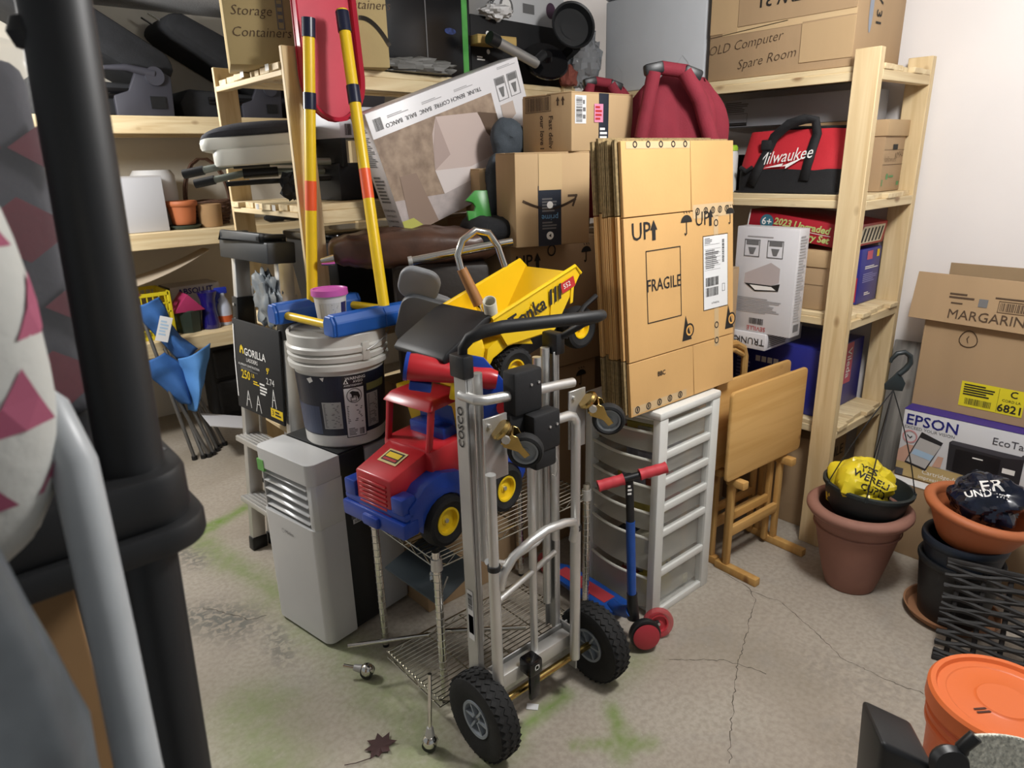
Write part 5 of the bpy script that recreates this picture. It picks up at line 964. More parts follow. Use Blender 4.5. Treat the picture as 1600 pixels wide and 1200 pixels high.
# first deck and boxes in front
FZ = .54
vl = pbox('mop_box', 'large blue spin mop carton on the lowest deck of the right shelf', T(2.72, 1.225, FZ), .37, .42, .285, MATS['carton_blue'])
i = Ink(vl, (-.0006, .42, 0), (0, -1, 0), (0, 0, 1))
for k in range(4): i.rect(.12+.028*k, .19, .142+.028*k, .215, inkW)
i.poly([(.26, .12), (.32, .14), (.32, .18), (.27, .175)], mat('print_sky', '#a9c4dc', .5)); i.disc(.28, .13, .018, pk, 2); i.fine(.03, .1, .1, .2, 6, mat('print_lilac', '#8b8cc4', .5)); i.done()
i = Ink(vl, (0, -.0006, 0), (1, 0, 0), (0, 0, 1)); i.rect(.2, .1, .27, .28, pk, 1); i.text('Vileda', .235, .19, .055, inkW, ang=-90, off=.0006); i.text('RINSE', .155, .225, .028, inkW, ang=-90); i.text('CLEAN', .12, .21, .032, inkW, ang=-90); i.disc(.05, .04, .025, mat('print_sky', '#a9c4dc', .5)); i.done()
tr2 = pbox('trunk_carton', 'flat white trunk carton carrying the standing white carton', T(2.56, 1.40, .826), .30, .36, .068, paperG); i = Ink(tr2, (-.0006, .36, 0), (0, -1, 0), (0, 0, 1)); i.text('TRUNK', .29, .035, .04, ink, ang=180); i.fine(.2, .02, .24, .05, 2, inkG); i.done()
i = Ink(tr2, (0, -.0006, 0), (1, 0, 0), (0, 0, 1)); i.fine(.02, .01, .2, .06, 6, inkG); i.done()
hb_ = pbox('bench_box', 'standing white printed carton with a bench picture beside the shelf post', T(2.57, 1.305, .895), .08, .265, .425, paperG)
i = Ink(hb_, (-.0006, .265, 0), (0, -1, 0), (0, 0, 1))
for x in (.04, .14): i.frame(x, .31, x+.065, .375, .003, inkG); i.rect(x+.006, .355, x+.06, .373, inkG); i.poly([(x+.015, .345), (x+.05, .345), (x+.04, .318), (x+.025, .318)], inkG)
gy_ = mat('print_bench2', '#b5aaa9', .5); i.poly([(.05, .24), (.05, .20), (.17, .20), (.20, .215), (.20, .27), (.16, .29)], gy_); i.poly([(.05, .20), (.10, .17), (.20, .18), (.205, .21), (.17, .20)], ink, 2); i.poly([(.075, .195), (.17, .195), (.19, .183), (.10, .176)], inkW, 3)
i.fine(.02, .08, .23, .145, 9, mat('print_faint', '#a5a3a5', .6)); i.bars(.085, .035, .15, .06, ink, 16); i.text('SEVILLE', .118, .018, .026, inkR, ang=180); i.fine(.05, .385, .22, .392, 1, mat('print_faint', '#a5a3a5', .6)); i.done()
i = Ink(hb_, (0, -.0006, 0), (1, 0, 0), (0, 0, 1)); i.fine(.012, .06, .068, .4, 30, mat('print_faint', '#a5a3a5', .6)); i.rect(.02, .02, .06, .05, inkG); i.done()
t = carton('carton', 'plain brown carton on the floor under the right shelf', 2.75, 1.24, 0, .33, .42, .42, card); i = Ink(t, (0, -.0008, 0), (1, 0, 0), (0, 0, 1)); i.text('FRAGILE', .17, .3, .07, ink); i.done()
tn = thing('tin_can', 'dark metal can on the floor by the shelf end', 'can', T(2.945, 1.06, 0)); MB().lathe([(0, 0), (.055, 0), (.057, .003), (.057, .13), (.055, .133), (.05, .13), (.05, .005), (0, .005)], 28).build('can', mat('can_blue', '#3d4a5a', .35, .5), tn); MB().lathe([(.0575, .03), (.0576, .03), (.0576, .11), (.0575, .11)], 28).build('can_label', mat('can_label', '#8d8a86', .5), tn)
wbd = thing('weathered_board', 'grey weathered wooden board leaning on the white wall', 'board', fr((3.03, 1.10, 0), (.1, -1, 0), (.11, .0, 1))); MB().box(0, -.012, 0, .112, .010, .83).build('plank', wood('weathered', '#8f8b84', '#6d6a65', 2), wbd, bev=.004)
# ---------------------------------------------------------------- cartons by the white wall
t = carton('carton', 'low brown carton on the floor under the printer box', 2.84, .38, 0, .31, .60, .31, card, tapew=0)
MB().box(-.05, -.0, .309, .10, .40, .3125).build('open_flap', cardL, t); MB().box(.0, .32, .3125, .06, .58, .3132).build('label', paper, t)
ep = pbox('printer_box', 'white printer carton with purple edge in front of the tall margarine carton', fr((2.925, .40, .315), (.98, .03, 0), (.04, 0, 1)), .18, .56, .285, mat('printer_white', '#d3d3d6', .35))
pu = mat('print_purple', '#3a2a86', .4); tanp = mat('print_tan', '#b9a06c', .5); dk = mat('print_dark', '#2e2d31', .35); dk2 = mat('print_dark2', '#4a4950', .35)
MB().box(-.001, -.001, .2855, .181, .561, .287).build('purple_top', pu, ep)
i = Ink(ep, (-.0006, .56, 0), (0, -1, 0), (0, 0, 1)); i.text('EPSON', .105, .245, .062, mat('epson_blue', '#1f2478', .4), off=.0008); i.text('EXCEED YOUR VISION', .10, .213, .018, inkG); i.text('EcoTank ET-2800', .455, .235, .040, dk2); i.rect(.0, .0, .56, .07, tanp, 1); i.rect(0, .0, .03, .03, dk2, 2)
i.poly([(.185, .20), (.41, .20), (.42, .19), (.42, .05), (.35, .04), (.35, .06), (.18, .075), (.175, .19)], dk, 2); i.poly([(.185, .20), (.41, .20), (.42, .19), (.36, .18), (.18, .185)], dk2, 3); i.rect(.2, .075, .35, .17, mat('print_black', '#1c1b1e', .3), 3); i.rect(.36, .12, .40, .14, inkW, 3); i.rect(.26, .148, .295, .153, inkW, 4)
for k, c in enumerate(('print_p1', 'print_p2', 'print_p3')): i.rect(.36+.016*k, .05, .37+.016*k, .085, mat(c, ['#70687c', '#8f7482', '#6d6270'][k], .5), 3)
i.poly([(.03, .06), (.11, .045), (.155, .18), (.075, .205)], dk, 3); i.poly([(.036, .068), (.108, .055), (.15, .165), (.072, .18)], mat('print_screen', '#b9b6b4', .4), 4); i.poly([(.05, .105), (.122, .093), (.132, .118), (.06, .13)], mat('print_sky', '#a9c4dc', .5), 5); i.poly([(.0, .06), (.03, .06), (.06, .14), (.03, .14), (.0, .11)], mat('print_skin', '#c9a08c', .5), 2); i.poly([(.13, .07), (.16, .075), (.165, .12), (.145, .12)], mat('print_skin', '#c9a08c', .5), 2); i.ring(.035, .175, .028, .006, mat('print_pink', '#c78f90', .5), 3); i.line([(.025, .18), (.037, .17), (.042, .178)], .003, ink, 4)
for k in range(3): i.disc(.42+.032*k, .198, .011, dk2, 2)
for k in range(2): i.disc(.52+.03*k, .195, .011, mat('print_faint', '#a5a3a5', .6), 2)
i.rect(.455, .13, .49, .185, dk, 2); i.rect(.49, .13, .56, .185, mat('print_pale', '#d9cfd0', .5), 2)
for k, c in enumerate(('#a84a78', '#caa23c', '#4a6fae')): i.rect(.495+.02*k, .15, .51+.02*k, .17, mat('print_q%d' % k, c, .5), 3)
for k, c in enumerate(('#1e1e20', '#cfc9a0', '#b0487a')): i.rect(.462+.034*k, .075, .485+.034*k, .12, mat('print_white', '#d9d8d6', .5), 2); i.rect(.462+.034*k, .06, .485+.034*k, .08, mat('print_r%d' % k, c, .5), 3)
i.text('Cartridge-free basic home printing', .28, .038, .026, inkW); i.text('impression de base sans cartouche a domicile', .29, .014, .022, inkW); i.poly([(.47, 0), (.56, 0), (.56, .05), (.5, .03)], dk2, 2); i.done()
mg = thing('margarine_carton', 'tall brown margarine carton with open flaps and a yellow sticker', 'box', fr((2.99, .42, .603), (1, .0, 0), (.03, 0, 1)))
w_, d_, h_ = .15, .545, .36
b = MB(); b.box(0, 0, 0, .006, d_, h_).box(w_-.006, 0, 0, w_, d_, h_).box(0, 0, 0, w_, .006, h_).box(0, d_-.006, 0, w_, d_, h_).box(0, 0, 0, w_, d_, .006); b.build('body', card, mg, bev=.0015, seg=1)
MB().hexa([(-.03, -.02, h_-.012), (-.024, -.02, h_-.012), (-.024, d_+.055, h_-.0), (-.03, d_+.055, h_-.0)], [(.0, -.02, h_+.17), (.006, -.02, h_+.17), (.006, d_+.05, h_+.178), (.0, d_+.05, h_+.178)]).build('front_flap', card, mg, bev=.001, seg=1)
MB().box(w_-.03, 0, h_, w_-.024, d_-.02, h_+.205).build('rear_flap', cardD, mg, bev=.001, seg=1); MB().box(0.01, d_-.006, h_, w_-.03, d_, h_+.12).build('side_flap', cardD, mg, bev=.001, seg=1)
i = Ink(mg, (-.0308, d_+.055, h_), (0, -1, 0), (.03, 0, .175)); i.text('MARGARINE', .275, .032, .05, inkO); i.bars(.30, .065, .43, .095, inkO, 24); i.frame(.295, .06, .435, .10, .002, inkO); i.fine(.13, .09, .22, .115, 2, inkO); i.fine(.14, .07, .2, .08, 1, inkO); i.rect(.23, .07, .26, .1, inkG); i.fine(.28, .105, .44, .115, 1, inkO); i.done()
i = Ink(mg, (-.0008, d_, 0), (0, -1, 0), (0, 0, 1)); i.line([(.16+.03*math.cos(R(a))*(1-.2*math.sin(R(a))), .30+.032*math.sin(R(a))) for a in range(90, 451, 20)], .003, inkO); i.line([(.16, .31), (.155, .3), (.16, .285)], .003, inkO)
yl = mat('sticker_yellow', '#e3d32a', .5); i.rect(.165, .035, .375, .135, yl, 1, 'label'); i.line([(.292, .04), (.292, .13)], .001, ink, 3); i.text('C', .34, .115, .036, ink, off=.0006, l=3); i.text('6821', .335, .057, .042, ink, off=.0008, l=3); i.bars(.185, .045, .275, .07, ink, 26, 3); i.fine(.175, .08, .285, .128, 5, ink, 3); i.text('CORD LA', .335, .088, .014, ink, l=3); i.done()
# ---------------------------------------------------------------- flower pots
ter = mat('terracotta', '#94695a', .75, var=.08, scale=7, bump=.08, bscale=90); ter2 = mat('terracotta_orange', '#b5683f', .6, var=.06, scale=6); pk_ = mat('pot_black', '#1c1d1f', .5, var=.1)
def pot(name, label, cat, x, y, z, rb, rt, h, m, lip=.018, n=48, tilt=(0, 0), grp=None, rim_h=.03):
    t = thing(name, label, cat, T(x, y, z, 0, tilt[0], tilt[1]), grp)
    pts = [(0, 0), (rb-.004, 0), (rb, .004)]; 
    for k in range(1, 9): q = k/8; pts.append((rb+(rt-rb)*(q**.85), .004+(h-rim_h)*q))
    pts += [(rt-.008, .5*(h-rim_h)+.5*(h-rim_h)), (rt-.016, h-rim_h), (rt-.03, h*.5), (rb-.012, .012), (0, .012)]
    MB().lathe(pts, n).build('body', m, t, ang=50)
    MB().lathe([(rt-.004, h-rim_h-.004), (rt+lip*.6, h-rim_h), (rt+lip, h-rim_h*.6), (rt+lip, h-rim_h*.3), (rt+lip*.5, h), (rt-.006, h), (rt-.016, h-.006), (rt-.016, h-rim_h-.004)], n).build('rim', m, t, ang=60); return t
p1 = pot('flower_pot', 'large brownish terracotta pot holding the hanging basket', 'flower pot', 2.485, .92, 0, .088, .158, .345, ter, .026, rim_h=.04)
MB().lathe([(.149, .25), (.1535, .252), (.1535, .256), (.150, .259)], 48).build('groove_ring', ter, p1)
hbk = thing('hanging_basket', 'black plastic hanging basket with hook nested in the terracotta pot', 'hanging basket', T(2.495, .915, .285, 0, 3, 4)); hgm = mat('basket_green', '#20282a', .45)
MB().lathe([(0, 0), (.07, 0), (.10, .01), (.135, .06), (.146, .12), (.156, .125), (.157, .137), (.147, .140), (.14, .128), (.128, .06), (.09, .018), (0, .012)], 48).build('bowl', hgm, hbk, ang=50)
hk = V((.02, .0, .50))
for a in (20, 140, 200, 290):
    e = V((.152*math.cos(R(a)), .152*math.sin(R(a)), .135)); m_ = (e+hk)/2+V((.02*math.cos(R(a)), .02*math.sin(R(a)), 0)); pts = [(e.lerp(m_, q).lerp(m_.lerp(hk, q), q)) for q in [k/12 for k in range(13)]]
    MB().tube(pts, .0022, 6).build('wire', pk_, hbk); MB().cyl(e-V((0, 0, .012)), e+V((0, 0, .006)), .006).build('clip', hgm, hbk)
Mh = fr(hk, (.64, -.77, 0), (0, 0, 1)) @ Matrix(((1, 0, 0, 0), (0, 0, 1, 0), (0, 1, 0, 0), (0, 0, 0, 1)))
MB().prism([(-.03, 0), (.03, 0), (.034, .03), (.02, .05), (.0, .07), (-.012, .05), (-.034, .02)], -.004, .004, Mh).build('hook_plate', hgm, hbk, bev=.002)
MB().tube([V(Mh @ V(q)) for q in [(.006, .06, 0), (.024, .082, 0), (.034, .105, 0), (.028, .13, 0), (.008, .142, 0), (-.016, .134, 0), (-.03, .112, 0), (-.03, .10, 0)]], [.010, .0105, .010, .0095, .009, .0085, .007, .005], 10).build('hook', hgm, hbk)
ybag = crumple('yellow_bag', 'crumpled yellow plastic shopping bag in the hanging basket', 'bag', (2.48, .925, .41), (.105, .10, .10), mat('yellow_film', '#dcc62a', .3, var=.1, scale=12, bump=.25, bscale=16), 2, .34, 1.25, n=30, floor=-.075)
dirc = V((-2.49, -.92, 0)).normalized(); rgt = V((-dirc.y, dirc.x, 0))
def bagtext(par, words, m, c0_, up=(0, 0, 1)):
    from mathutils.bvhtree import BVHTree
    bv = BVHTree.FromPolygons([v.co for v in par.data.vertices], [p.vertices for p in par.data.polygons]); u_ = V((0, 0, 1)); d_ = (dirc+V((0, 0, .9))).normalized(); u_ = (u_-d_*u_.dot(d_)).normalized()
    def wr(x, y, l):
        o = rgt*x+u_*y+d_*.4; h = bv.ray_cast(o, -d_); p = h[0] if h[0] else o-d_*.3; return tuple(p+d_*.0022)
    i = Ink(par, (0, 0, 0), (1, 0, 0), (0, 0, 1), wr)
    for s, x, y, z, a in words: i.text(s, x, y, z, m, ang=a, off=.0008)
    i.done()
bagtext(ybag, [('YES', .02, .035, .036, -4), ('WERELL', .035, .0, .036, -12), ('CUPD', .04, -.035, .03, -6)], ink, dirc*.098+V((0, 0, .015)), V((0, 0, 1))-dirc*.5)
sau = thing('saucer', 'shallow tan saucer under the stacked black pots', 'saucer', T(2.545, .585, 0)); MB().lathe([(0, 0), (.125, 0), (.14, .012), (.15, .032), (.153, .034), (.147, .034), (.135, .012), (0, .006)], 48).build('dish', mat('saucer_tan', '#94694a', .6, var=.08), sau)
pot('nursery_pot', 'tall black nursery pot standing in the tan saucer', 'flower pot', 2.545, .585, .007, .105, .128, .235, pk_, .006, rim_h=.02)
pot('nursery_pot', 'dark blue nursery pot nested in the black pot', 'flower pot', 2.545, .585, .115, .09, .126, .21, mat('pot_navy', '#1e2734', .5), .006, rim_h=.03)
bw = pot('bowl_planter', 'wide orange terracotta bowl planter on the stacked black pots', 'flower pot', 2.555, .575, .30, .10, .158, .145, ter2, .020, tilt=(8, 3), rim_h=.032)
kb = crumple('navy_bag', 'crumpled shiny dark blue plastic bag in the orange bowl planter', 'bag', (2.575, .56, .455), (.11, .105, .085), mat('navy_film', '#141a2a', .14, var=.3, scale=12, bump=.4, bscale=16), 5, .36, 1.3, n=30, floor=-.06)
dirc = V((-2.57, -.57, 0)).normalized(); rgt = V((-dirc.y, dirc.x, 0)); bagtext(kb, [('ER', .01, .03, .06, 18), ('1977', .045, .0, .02, 14), ('UND', -.02, -.015, .035, 24)], inkW, dirc*.095+V((0, 0, .02)), V((0, 0, 1))-dirc*.6)
# ---------------------------------------------------------------- black slatted rubber mat
mt = thing('rubber_mat', 'black rubber mat of wavy woven bars leaning against the pots', 'mat', fr((2.255, .545, 0.004), (.30, -.95, 0), (.12, .04, .3)))
mm = mat('mat_rubber', '#1e1c1b', .65, var=.15, scale=30, bump=.15, bscale=120)
for k in range(19):
    z = .014+.0168*k; pts = []; wv = (0 if k in (0, 18) else .0075)
    for q in range(29): x = .48*q/28; pts.append((x-.0*k, .004*math.sin(q*.9+k), z+wv*math.sin(q*.55+(math.pi if k % 2 else 0)+.3*k)))
    MB().tube(pts, .0082, 6).build('bar', mm, mt)
for k in range(7): MB().box(.03+.07*k, .004, .0, .045+.07*k, .014, .32).build('cross_strip', mm, mt, bev=.003, seg=1)
MB().box(-.002, -.006, -.004, .485, .006, .012).build('edge_bar', mm, mt, bev=.003); MB().box(-.002, -.006, .318, .485, .006, .334).build('edge_bar', mm, mt, bev=.003)
# ---------------------------------------------------------------- orange pail and things at the front
orm = mat('pail_orange', '#d9642a', .4, var=.03)
op = thing('orange_pail', 'orange plastic pail with its flat lid on, at the front', 'bucket', T(1.70, .252, 0))
MB().lathe([(0, 0), (.125, 0), (.13, .005), (.142, .27), (.150, .275), (.150, .285), (.143, .29), (.151, .30), (.151, .312), (.144, .318), (.152, .326), (.152, .34), (.146, .345), (.146, .36), (0, .36)], 56).build('body', orm, op, ang=30)
MB().lathe([(0, .372), (.055, .372), (.058, .369), (.062, .367), (.115, .367), (.118, .369), (.135, .370), (.139, .379), (.150, .380), (.156, .372), (.157, .335), (.154, .333), (.15, .355), (0, .355)], 56).build('lid', mat('lid_orange', '#e07038', .45), op, ang=30)
i = Ink(op, (-.06, .02, .3676), (.8, -.6, 0), (.6, .8, 0)); i.fine(-.025, -.01, .025, .01, 2, mat('ink_brown', '#4f2a1c', .7)); i.done()
db_ = wthing('black_bin', 'black curved plastic bin beside the orange pail', 'bin', 1.22, .33)
A, B2 = V((1.150, .328, .565)), V((1.215, .252, .518)); bk2 = V((.10, .08, -.01))
MB().hexa([(1.16, .31, 0), (1.20, .265, 0), (1.28, .33, 0), (1.24, .375, 0)], [A, B2, B2+bk2, A+bk2]).build('body', black, db_, bev=.012, seg=3)
MB().tube([(1.172, .294, .47), (1.168, .298, .40), (1.17, .295, .30)], .004, 8).build('rib', mat('rib_grey', '#4a4850', .4), db_)
lw = wthing('lawn_chair', 'folding chair with pale woven backrest and black frame at the front', 'chair', 1.28, .12)
wv_ = mat('woven_pale', '#dcdacb', .9, var=.35, scale=150, bump=.9, bscale=220)
q0, q1, q2, q3 = V((1.255, .222, .592)), V((1.40, .085, .535)), V((1.34, .085, .40)), V((1.206, .214, .43))
def fn(u, v): p = q0.lerp(q1, u).lerp(q3.lerp(q2, u), v); return p+V((.02, .02, .012))*math.sin(math.pi*u)*.6+V((.0012, .0012, 0))*math.sin(u*150)*math.sin(v*120)
MB().grid(fn, 60, 50).build('woven_back', wv_, lw, solid=.005)
MB().tube([(1.245, .232, .0), (1.243, .230, .45), (1.247, .228, .565), (1.262, .215, .59)], .012, 10).build('frame', black, lw); MB().tube([(1.405, .08, .0), (1.405, .08, .54)], .012, 10).build('frame', black, lw)
MB().lathe([(0, -.012), (.03, -.012), (.036, 0), (.03, .012), (0, .012)], 20, fr((1.225, .238, .535), (.7, -.7, 0), (-.9, -.3, .2))).build('knuckle', black, lw)
cd_ = MB().tube([(1.62, .16, .388), (1.58, .175, .386), (1.50, .15, .40), (1.45, .10, .42)], .004, 6).build('cord', black); tag(cd_, 'thin black cord lying across the orange pail lid', 'cord')
# ---------------------------------------------------------------- floor litter
lf = thing('dry_leaf', 'dry brown maple leaf on the floor before the wire rack', 'leaf', T(.71, 1.455, .002, 20)); lm_ = mat('leaf_brown', '#3f2422', .7, var=.2)
out = [(-.045, 0), (-.025, .012), (-.03, .035), (-.008, .026), (.0, .05), (.014, .03), (.036, .04), (.03, .016), (.055, .01), (.035, -.004), (.04, -.03), (.015, -.018), (.0, -.035), (-.01, -.016), (-.03, -.02), (-.026, -.006)]
v = [(0, 0, .004)]+[(x, y, .001+.006*abs(math.sin(k*1.7))) for k, (x, y) in enumerate(out)]; MB().add(v, [(0, k+1, (k+1) % len(out)+1) for k in range(len(out))]).build('blade', lm_, lf); MB().tube([(-.04, 0, .002), (-.075, .025, .004), (-.095, .05, .003)], .0012, 5).build('stalk', lm_, lf)
tg_ = MB().box(-.012, -.018, 0, .012, .018, .0012).build('paper_tag', paper); tg_.matrix_world = T(1.139, 1.277, .0012, 40); tag(tg_, 'small white paper tag on the floor by the hand truck axle', 'tag')
# ---------------------------------------------------------------- back wall shelf: two removed car seats on the top deck
csf = mat('seat_fabric', '#1d1e21', .9, var=.15, scale=25, bump=.3, bscale=180); csp = mat('seat_plastic', '#3a3a42', .5, var=.1)
def carseat(label, x, y, z, rz, tilt, s=1):
    t = thing('car_seat', label, 'car seat', T(x, y, z, rz) @ Matrix.Scale(s, 4), 'removed car seats on the back shelf')
    MB().prism([(-.30, .0), (.22, .0), (.26, .05), (.24, .11), (.10, .13), (-.26, .15), (-.31, .08)], -.22, .22, XZ).build('seat_base', csf, t, bev=.02)
    Mb = T(.20, 0, .13) @ Matrix.Rotation(R(tilt), 4, 'Y')
    MB().prism([(-.62, .02), (-.55, .0), (-.02, .0), (.04, .03), (.05, .10), (.0, .145), (-.30, .155), (-.56, .13), (-.62, .09)], -.22, .22, Mb @ XZ).build('backrest', csf, t, bev=.025)
    MB().prism([(.02, -.10), (.25, -.10), (.26, .08), (.2, .12), (.12, .10), (.08, .02), (.02, .0)], -.245, -.22, T(0, 0, .08) @ XZ).build('side_trim', csp, t, bev=.006)
    MB().box(-.16, -.24, .07, .10, -.225, .11).build('rail', blackG, t, bev=.004); MB().box(.16, -.252, .03, .22, -.244, .08).build('slot', black, t)
    MB().cyl((.19, -.225, .16), (.19, -.262, .16), .038, n=24).build('recliner_knob', csp, t); MB().tube([(.19, -.25, .17), (.08, -.252, .19), (.0, -.25, .185)], [.018, .014, .009], 10).build('recline_lever', csp, t)
    for dy in (-.07, .07): MB().tube([V(Mb @ V((-.6, dy, .07))), V(Mb @ V((-.68, dy, .07)))], .006, 6).build('headrest_rod', chrome, t)
    return t
carseat('black fabric car seat folded flat at the end of the back shelf', 0.97, 4.62, 1.872, 0, 30, 1.25)
carseat('black fabric car seat standing tilted behind the other seat', 1.68, 4.66, 1.872, 0, 30, 1.05)
c = thing('grey_bin', 'low dark grey plastic bin on the back shelf near the car seats', 'bin', T(2.06, 4.33, 1.872)); MB().hexa([(.02, .02, 0), (.58, .02, 0), (.58, .4, 0), (.02, .4, 0)], [(0, 0, .24), (.6, 0, .24), (.6, .42, .24), (0, .42, .24)]).build('body', mat('bin_grey', '#4d4c55', .5), c, bev=.01); MB().box(-.012, -.012, .24, .612, .432, .285).build('lid', mat('bin_lid', '#5d5c66', .5), c, bev=.01)
# middle deck
z = 1.262
wbx = thing('white_carton', 'plain white carton on the middle deck of the back shelf', 'box', T(.80, 4.33, z)); MB().box(0, 0, 0, .36, .15, .30).build('body', mat('white_carton', '#bdbdc0', .5), wbx, bev=.003); MB().box(-.001, -.001, .295, .361, .151, .302).build('lid', mat('white_carton_lid', '#b3b0b0', .6), wbx)
rg_ = thing('white_planter', 'white ribbed plastic ring planter beside the white carton', 'planter', T(1.19, 4.62, z)); 
MB().lathe([(0, 0), (.09, 0), (.11, .02), (.125, .2), (.12, .3), (.10, .33), (.085, .33), (.105, .3), (.11, .2), (.095, .03), (0, .02)], 40).build('body', mat('planter_white', '#cfcfcf', .3), rg_)
p = pot('flower_pot', 'small orange terracotta pot on the middle deck of the back shelf', 'flower pot', 1.262, 4.40, z+.022, .062, .078, .135, ter2, .010, rim_h=.03)
gs = thing('saucer', 'dark green saucer under the small terracotta pot', 'saucer', T(1.262, 4.40, z)); MB().lathe([(0, 0), (.075, 0), (.092, .014), (.094, .021), (.088, .02), (.075, .008), (0, .008)], 32).build('dish', mat('saucer_green', '#3b473f', .5), gs)
kp = thing('paper_pot', 'plain tan paper pot beside the small terracotta pot', 'pot', T(1.415, 4.40, z)); MB().lathe([(0, 0), (.062, 0), (.064, .004), (.07, .13), (.066, .13), (.06, .01), (0, .01)], 32).build('body', mat('kraft', '#a07f58', .85), kp)
bkt = thing('wicker_basket', 'dark wicker basket with a tall arched handle on the back shelf', 'basket', T(1.49, 4.62, z)); wk = mat('wicker', '#5b4030', .8, var=.3, scale=60, bump=.6, bscale=80)
for k in range(9): r_ = .10+.004*k; MB().tube([(r_*math.cos(R(a)), r_*math.sin(R(a)), .008+.016*k+.003*math.sin(R(a*6+180*k))) for a in range(0, 360, 12)], .0085, 6, closed=True).build('weave', wk, bkt)
for dx in (-.008, .008): MB().tube([(.135*math.cos(R(a))+dx, dx*.5, .13+.26*math.sin(R(a))+.004*math.sin(a*.3+dx*300)) for a in range(0, 181, 10)], .0075, 6).build('handle', wk, bkt)
for k in range(2): 
    u_ = thing('umbrella', 'rolled black umbrella lying on the middle deck of the back shelf', 'umbrella', T(1.72+.16*k, 4.34+.075*k, z+.028, 4), 'rolled umbrellas on the back shelf'); MB().tube([(0, 0, 0), (.03, 0, 0), (.12, 0, 0), (.13, 0, 0), (.2, 0, 0), (.28, 0, 0)], [.012, .026, .026, .02, .026, .012], 12).build('canopy', fabK, u_); MB().cyl((.27, 0, 0), (.36, 0, 0), .009).build('handle', mat('handle_wood', '#6e4a2c', .5), u_)
fj = thing('folded_jeans', 'folded dark blue cloth on the middle deck of the back shelf', 'cloth', T(2.08, 4.31, z, 3)); 
for k in range(3): MB().box(0, .01*k, .026*k, .25-.01*k, .28, .025+.026*k).build('fold', mat('denim', '#2a2c3c', .9, bump=.3, bscale=150), fj, bev=.01)
# lower deck
z = .652; cy = mat('crate_yellow', '#d9c524', .45)
cr = thing('milk_crate', 'yellow plastic lattice crate on the lower deck of the back shelf', 'crate', T(.78, 4.33, z)); Wc, Dc, Hc = .32, .30, .27
for (x, y) in ((0, 0), (Wc-.02, 0), (0, Dc-.02), (Wc-.02, Dc-.02)): MB().box(x, y, 0, x+.02, y+.02, Hc).build('corner', cy, cr, bev=.003)
for zz in (0, .05, .1, .15, .2, .25):
    for y in (0, Dc-.008): MB().box(.01, y, zz, Wc-.01, y+.008, zz+(.02 if zz in (0, .25) else .008)).build('slat', cy, cr)
    for x in (0, Wc-.008): MB().box(x, .01, zz, x+.008, Dc-.01, zz+(.02 if zz in (0, .25) else .008)).build('slat', cy, cr)
for k in range(1, 10):
    for y in (.001, Dc-.007): MB().box(Wc*k/10-.003, y, 0, Wc*k/10+.003, y+.006, Hc).build('rib', cy, cr)
    for x in (.001, Wc-.007): MB().box(x, Dc*k/10-.003, 0, x+.006, Dc*k/10+.003, Hc).build('rib', cy, cr)
MB().box(.008, .008, .002, Wc-.008, Dc-.008, .008).build('floor_panel', cy, cr)
ps_ = MB().grid(lambda u, v: (.62+.74*u, 4.33+.34*v, .935+.20*u*u*(1-.4*v)+.03*math.sin(3*v)), 16, 8).build('poster_board', mat('poster', '#b3a48f', .7), solid=.006); tag(ps_, 'large curved tan poster board lying over the yellow crate', 'board')
ab = pbox('bottle_carton', 'open white and blue spirits carton behind the dark blue vase', T(1.16, 4.56, z, 3), .30, .2, .25, mat('carton_white_print', '#c3c0c4', .5)); i = Ink(ab, (0, -.0006, 0), (1, 0, 0), (0, 0, 1)); i.text('ABSOLUT', .15, .215, .05, inkB, off=.001); i.poly([(.18, 0), (.30, 0), (.30, .19), (.25, .2), (.2, .1)], mat('print_cobalt', '#33409a', .5)); i.done()
i = Ink(ab, (-.0006, .2, 0), (0, -1, 0), (0, 0, 1)); i.rect(0, 0, .2, .25, mat('carton_side', '#2d2c2a', .5)); i.text('ABSOLUT', .1, .14, .05, inkY); i.done()
MB().box(.05, -.06, .245, .25, .0, .25, T(0, 0, 0, 0, -30)).build('flap', MATS['carton_white_print'], ab)
bh = thing('lantern_box', 'dark green box with a pink peaked roof beside the yellow crate', 'box', T(1.195, 4.42, z)); MB().lathe([(0, 0), (.07, 0), (.085, .13), (.08, .135), (0, .13)], 8).build('body', mat('pot_dkgreen', '#26332b', .5), bh); MB().prism([(-.09, .13), (.09, .13), (.0, .235)], -.075, .075, XZ).build('roof', mat('roof_pink', '#a32f5c', .5), bh, bev=.003)
vs = thing('vase', 'dark blue flared glass vase on the lower deck of the back shelf', 'vase', T(1.325, 4.41, z)); MB().lathe([(0, 0), (.052, 0), (.056, .01), (.05, .05), (.04, .12), (.045, .18), (.06, .225), (.056, .225), (.04, .18), (.034, .12), (.045, .05), (.045, .012), (0, .01)], 24).build('glass', mat('cobalt_glass', '#1e1a66', .12, coat=.5), vs)
sp = thing('spray_bottle', 'blue and white detergent bottle beside the dark blue vase', 'bottle', T(1.425, 4.44, z)); MB().lathe([(0, 0), (.038, 0), (.042, .01), (.042, .11), (.025, .16), (.014, .175), (.014, .2), (0, .2)], 24).build('body', mat('bottle_pale', '#b9bfcf', .4), sp); MB().box(-.045, -.012, .195, .03, .012, .235).build('trigger_head', mat('trigger_blue', '#2438a8', .35), sp, bev=.006); MB().tube([(-.03, 0, .2), (-.045, 0, .16), (-.03, 0, .14)], .006, 6).build('trigger', MATS['trigger_blue'], sp)
MB().lathe([(.0425, .02), (.0427, .02), (.0427, .06), (.0425, .06)], 24).build('label', mat('label_orange', '#c25a2c', .5), sp)
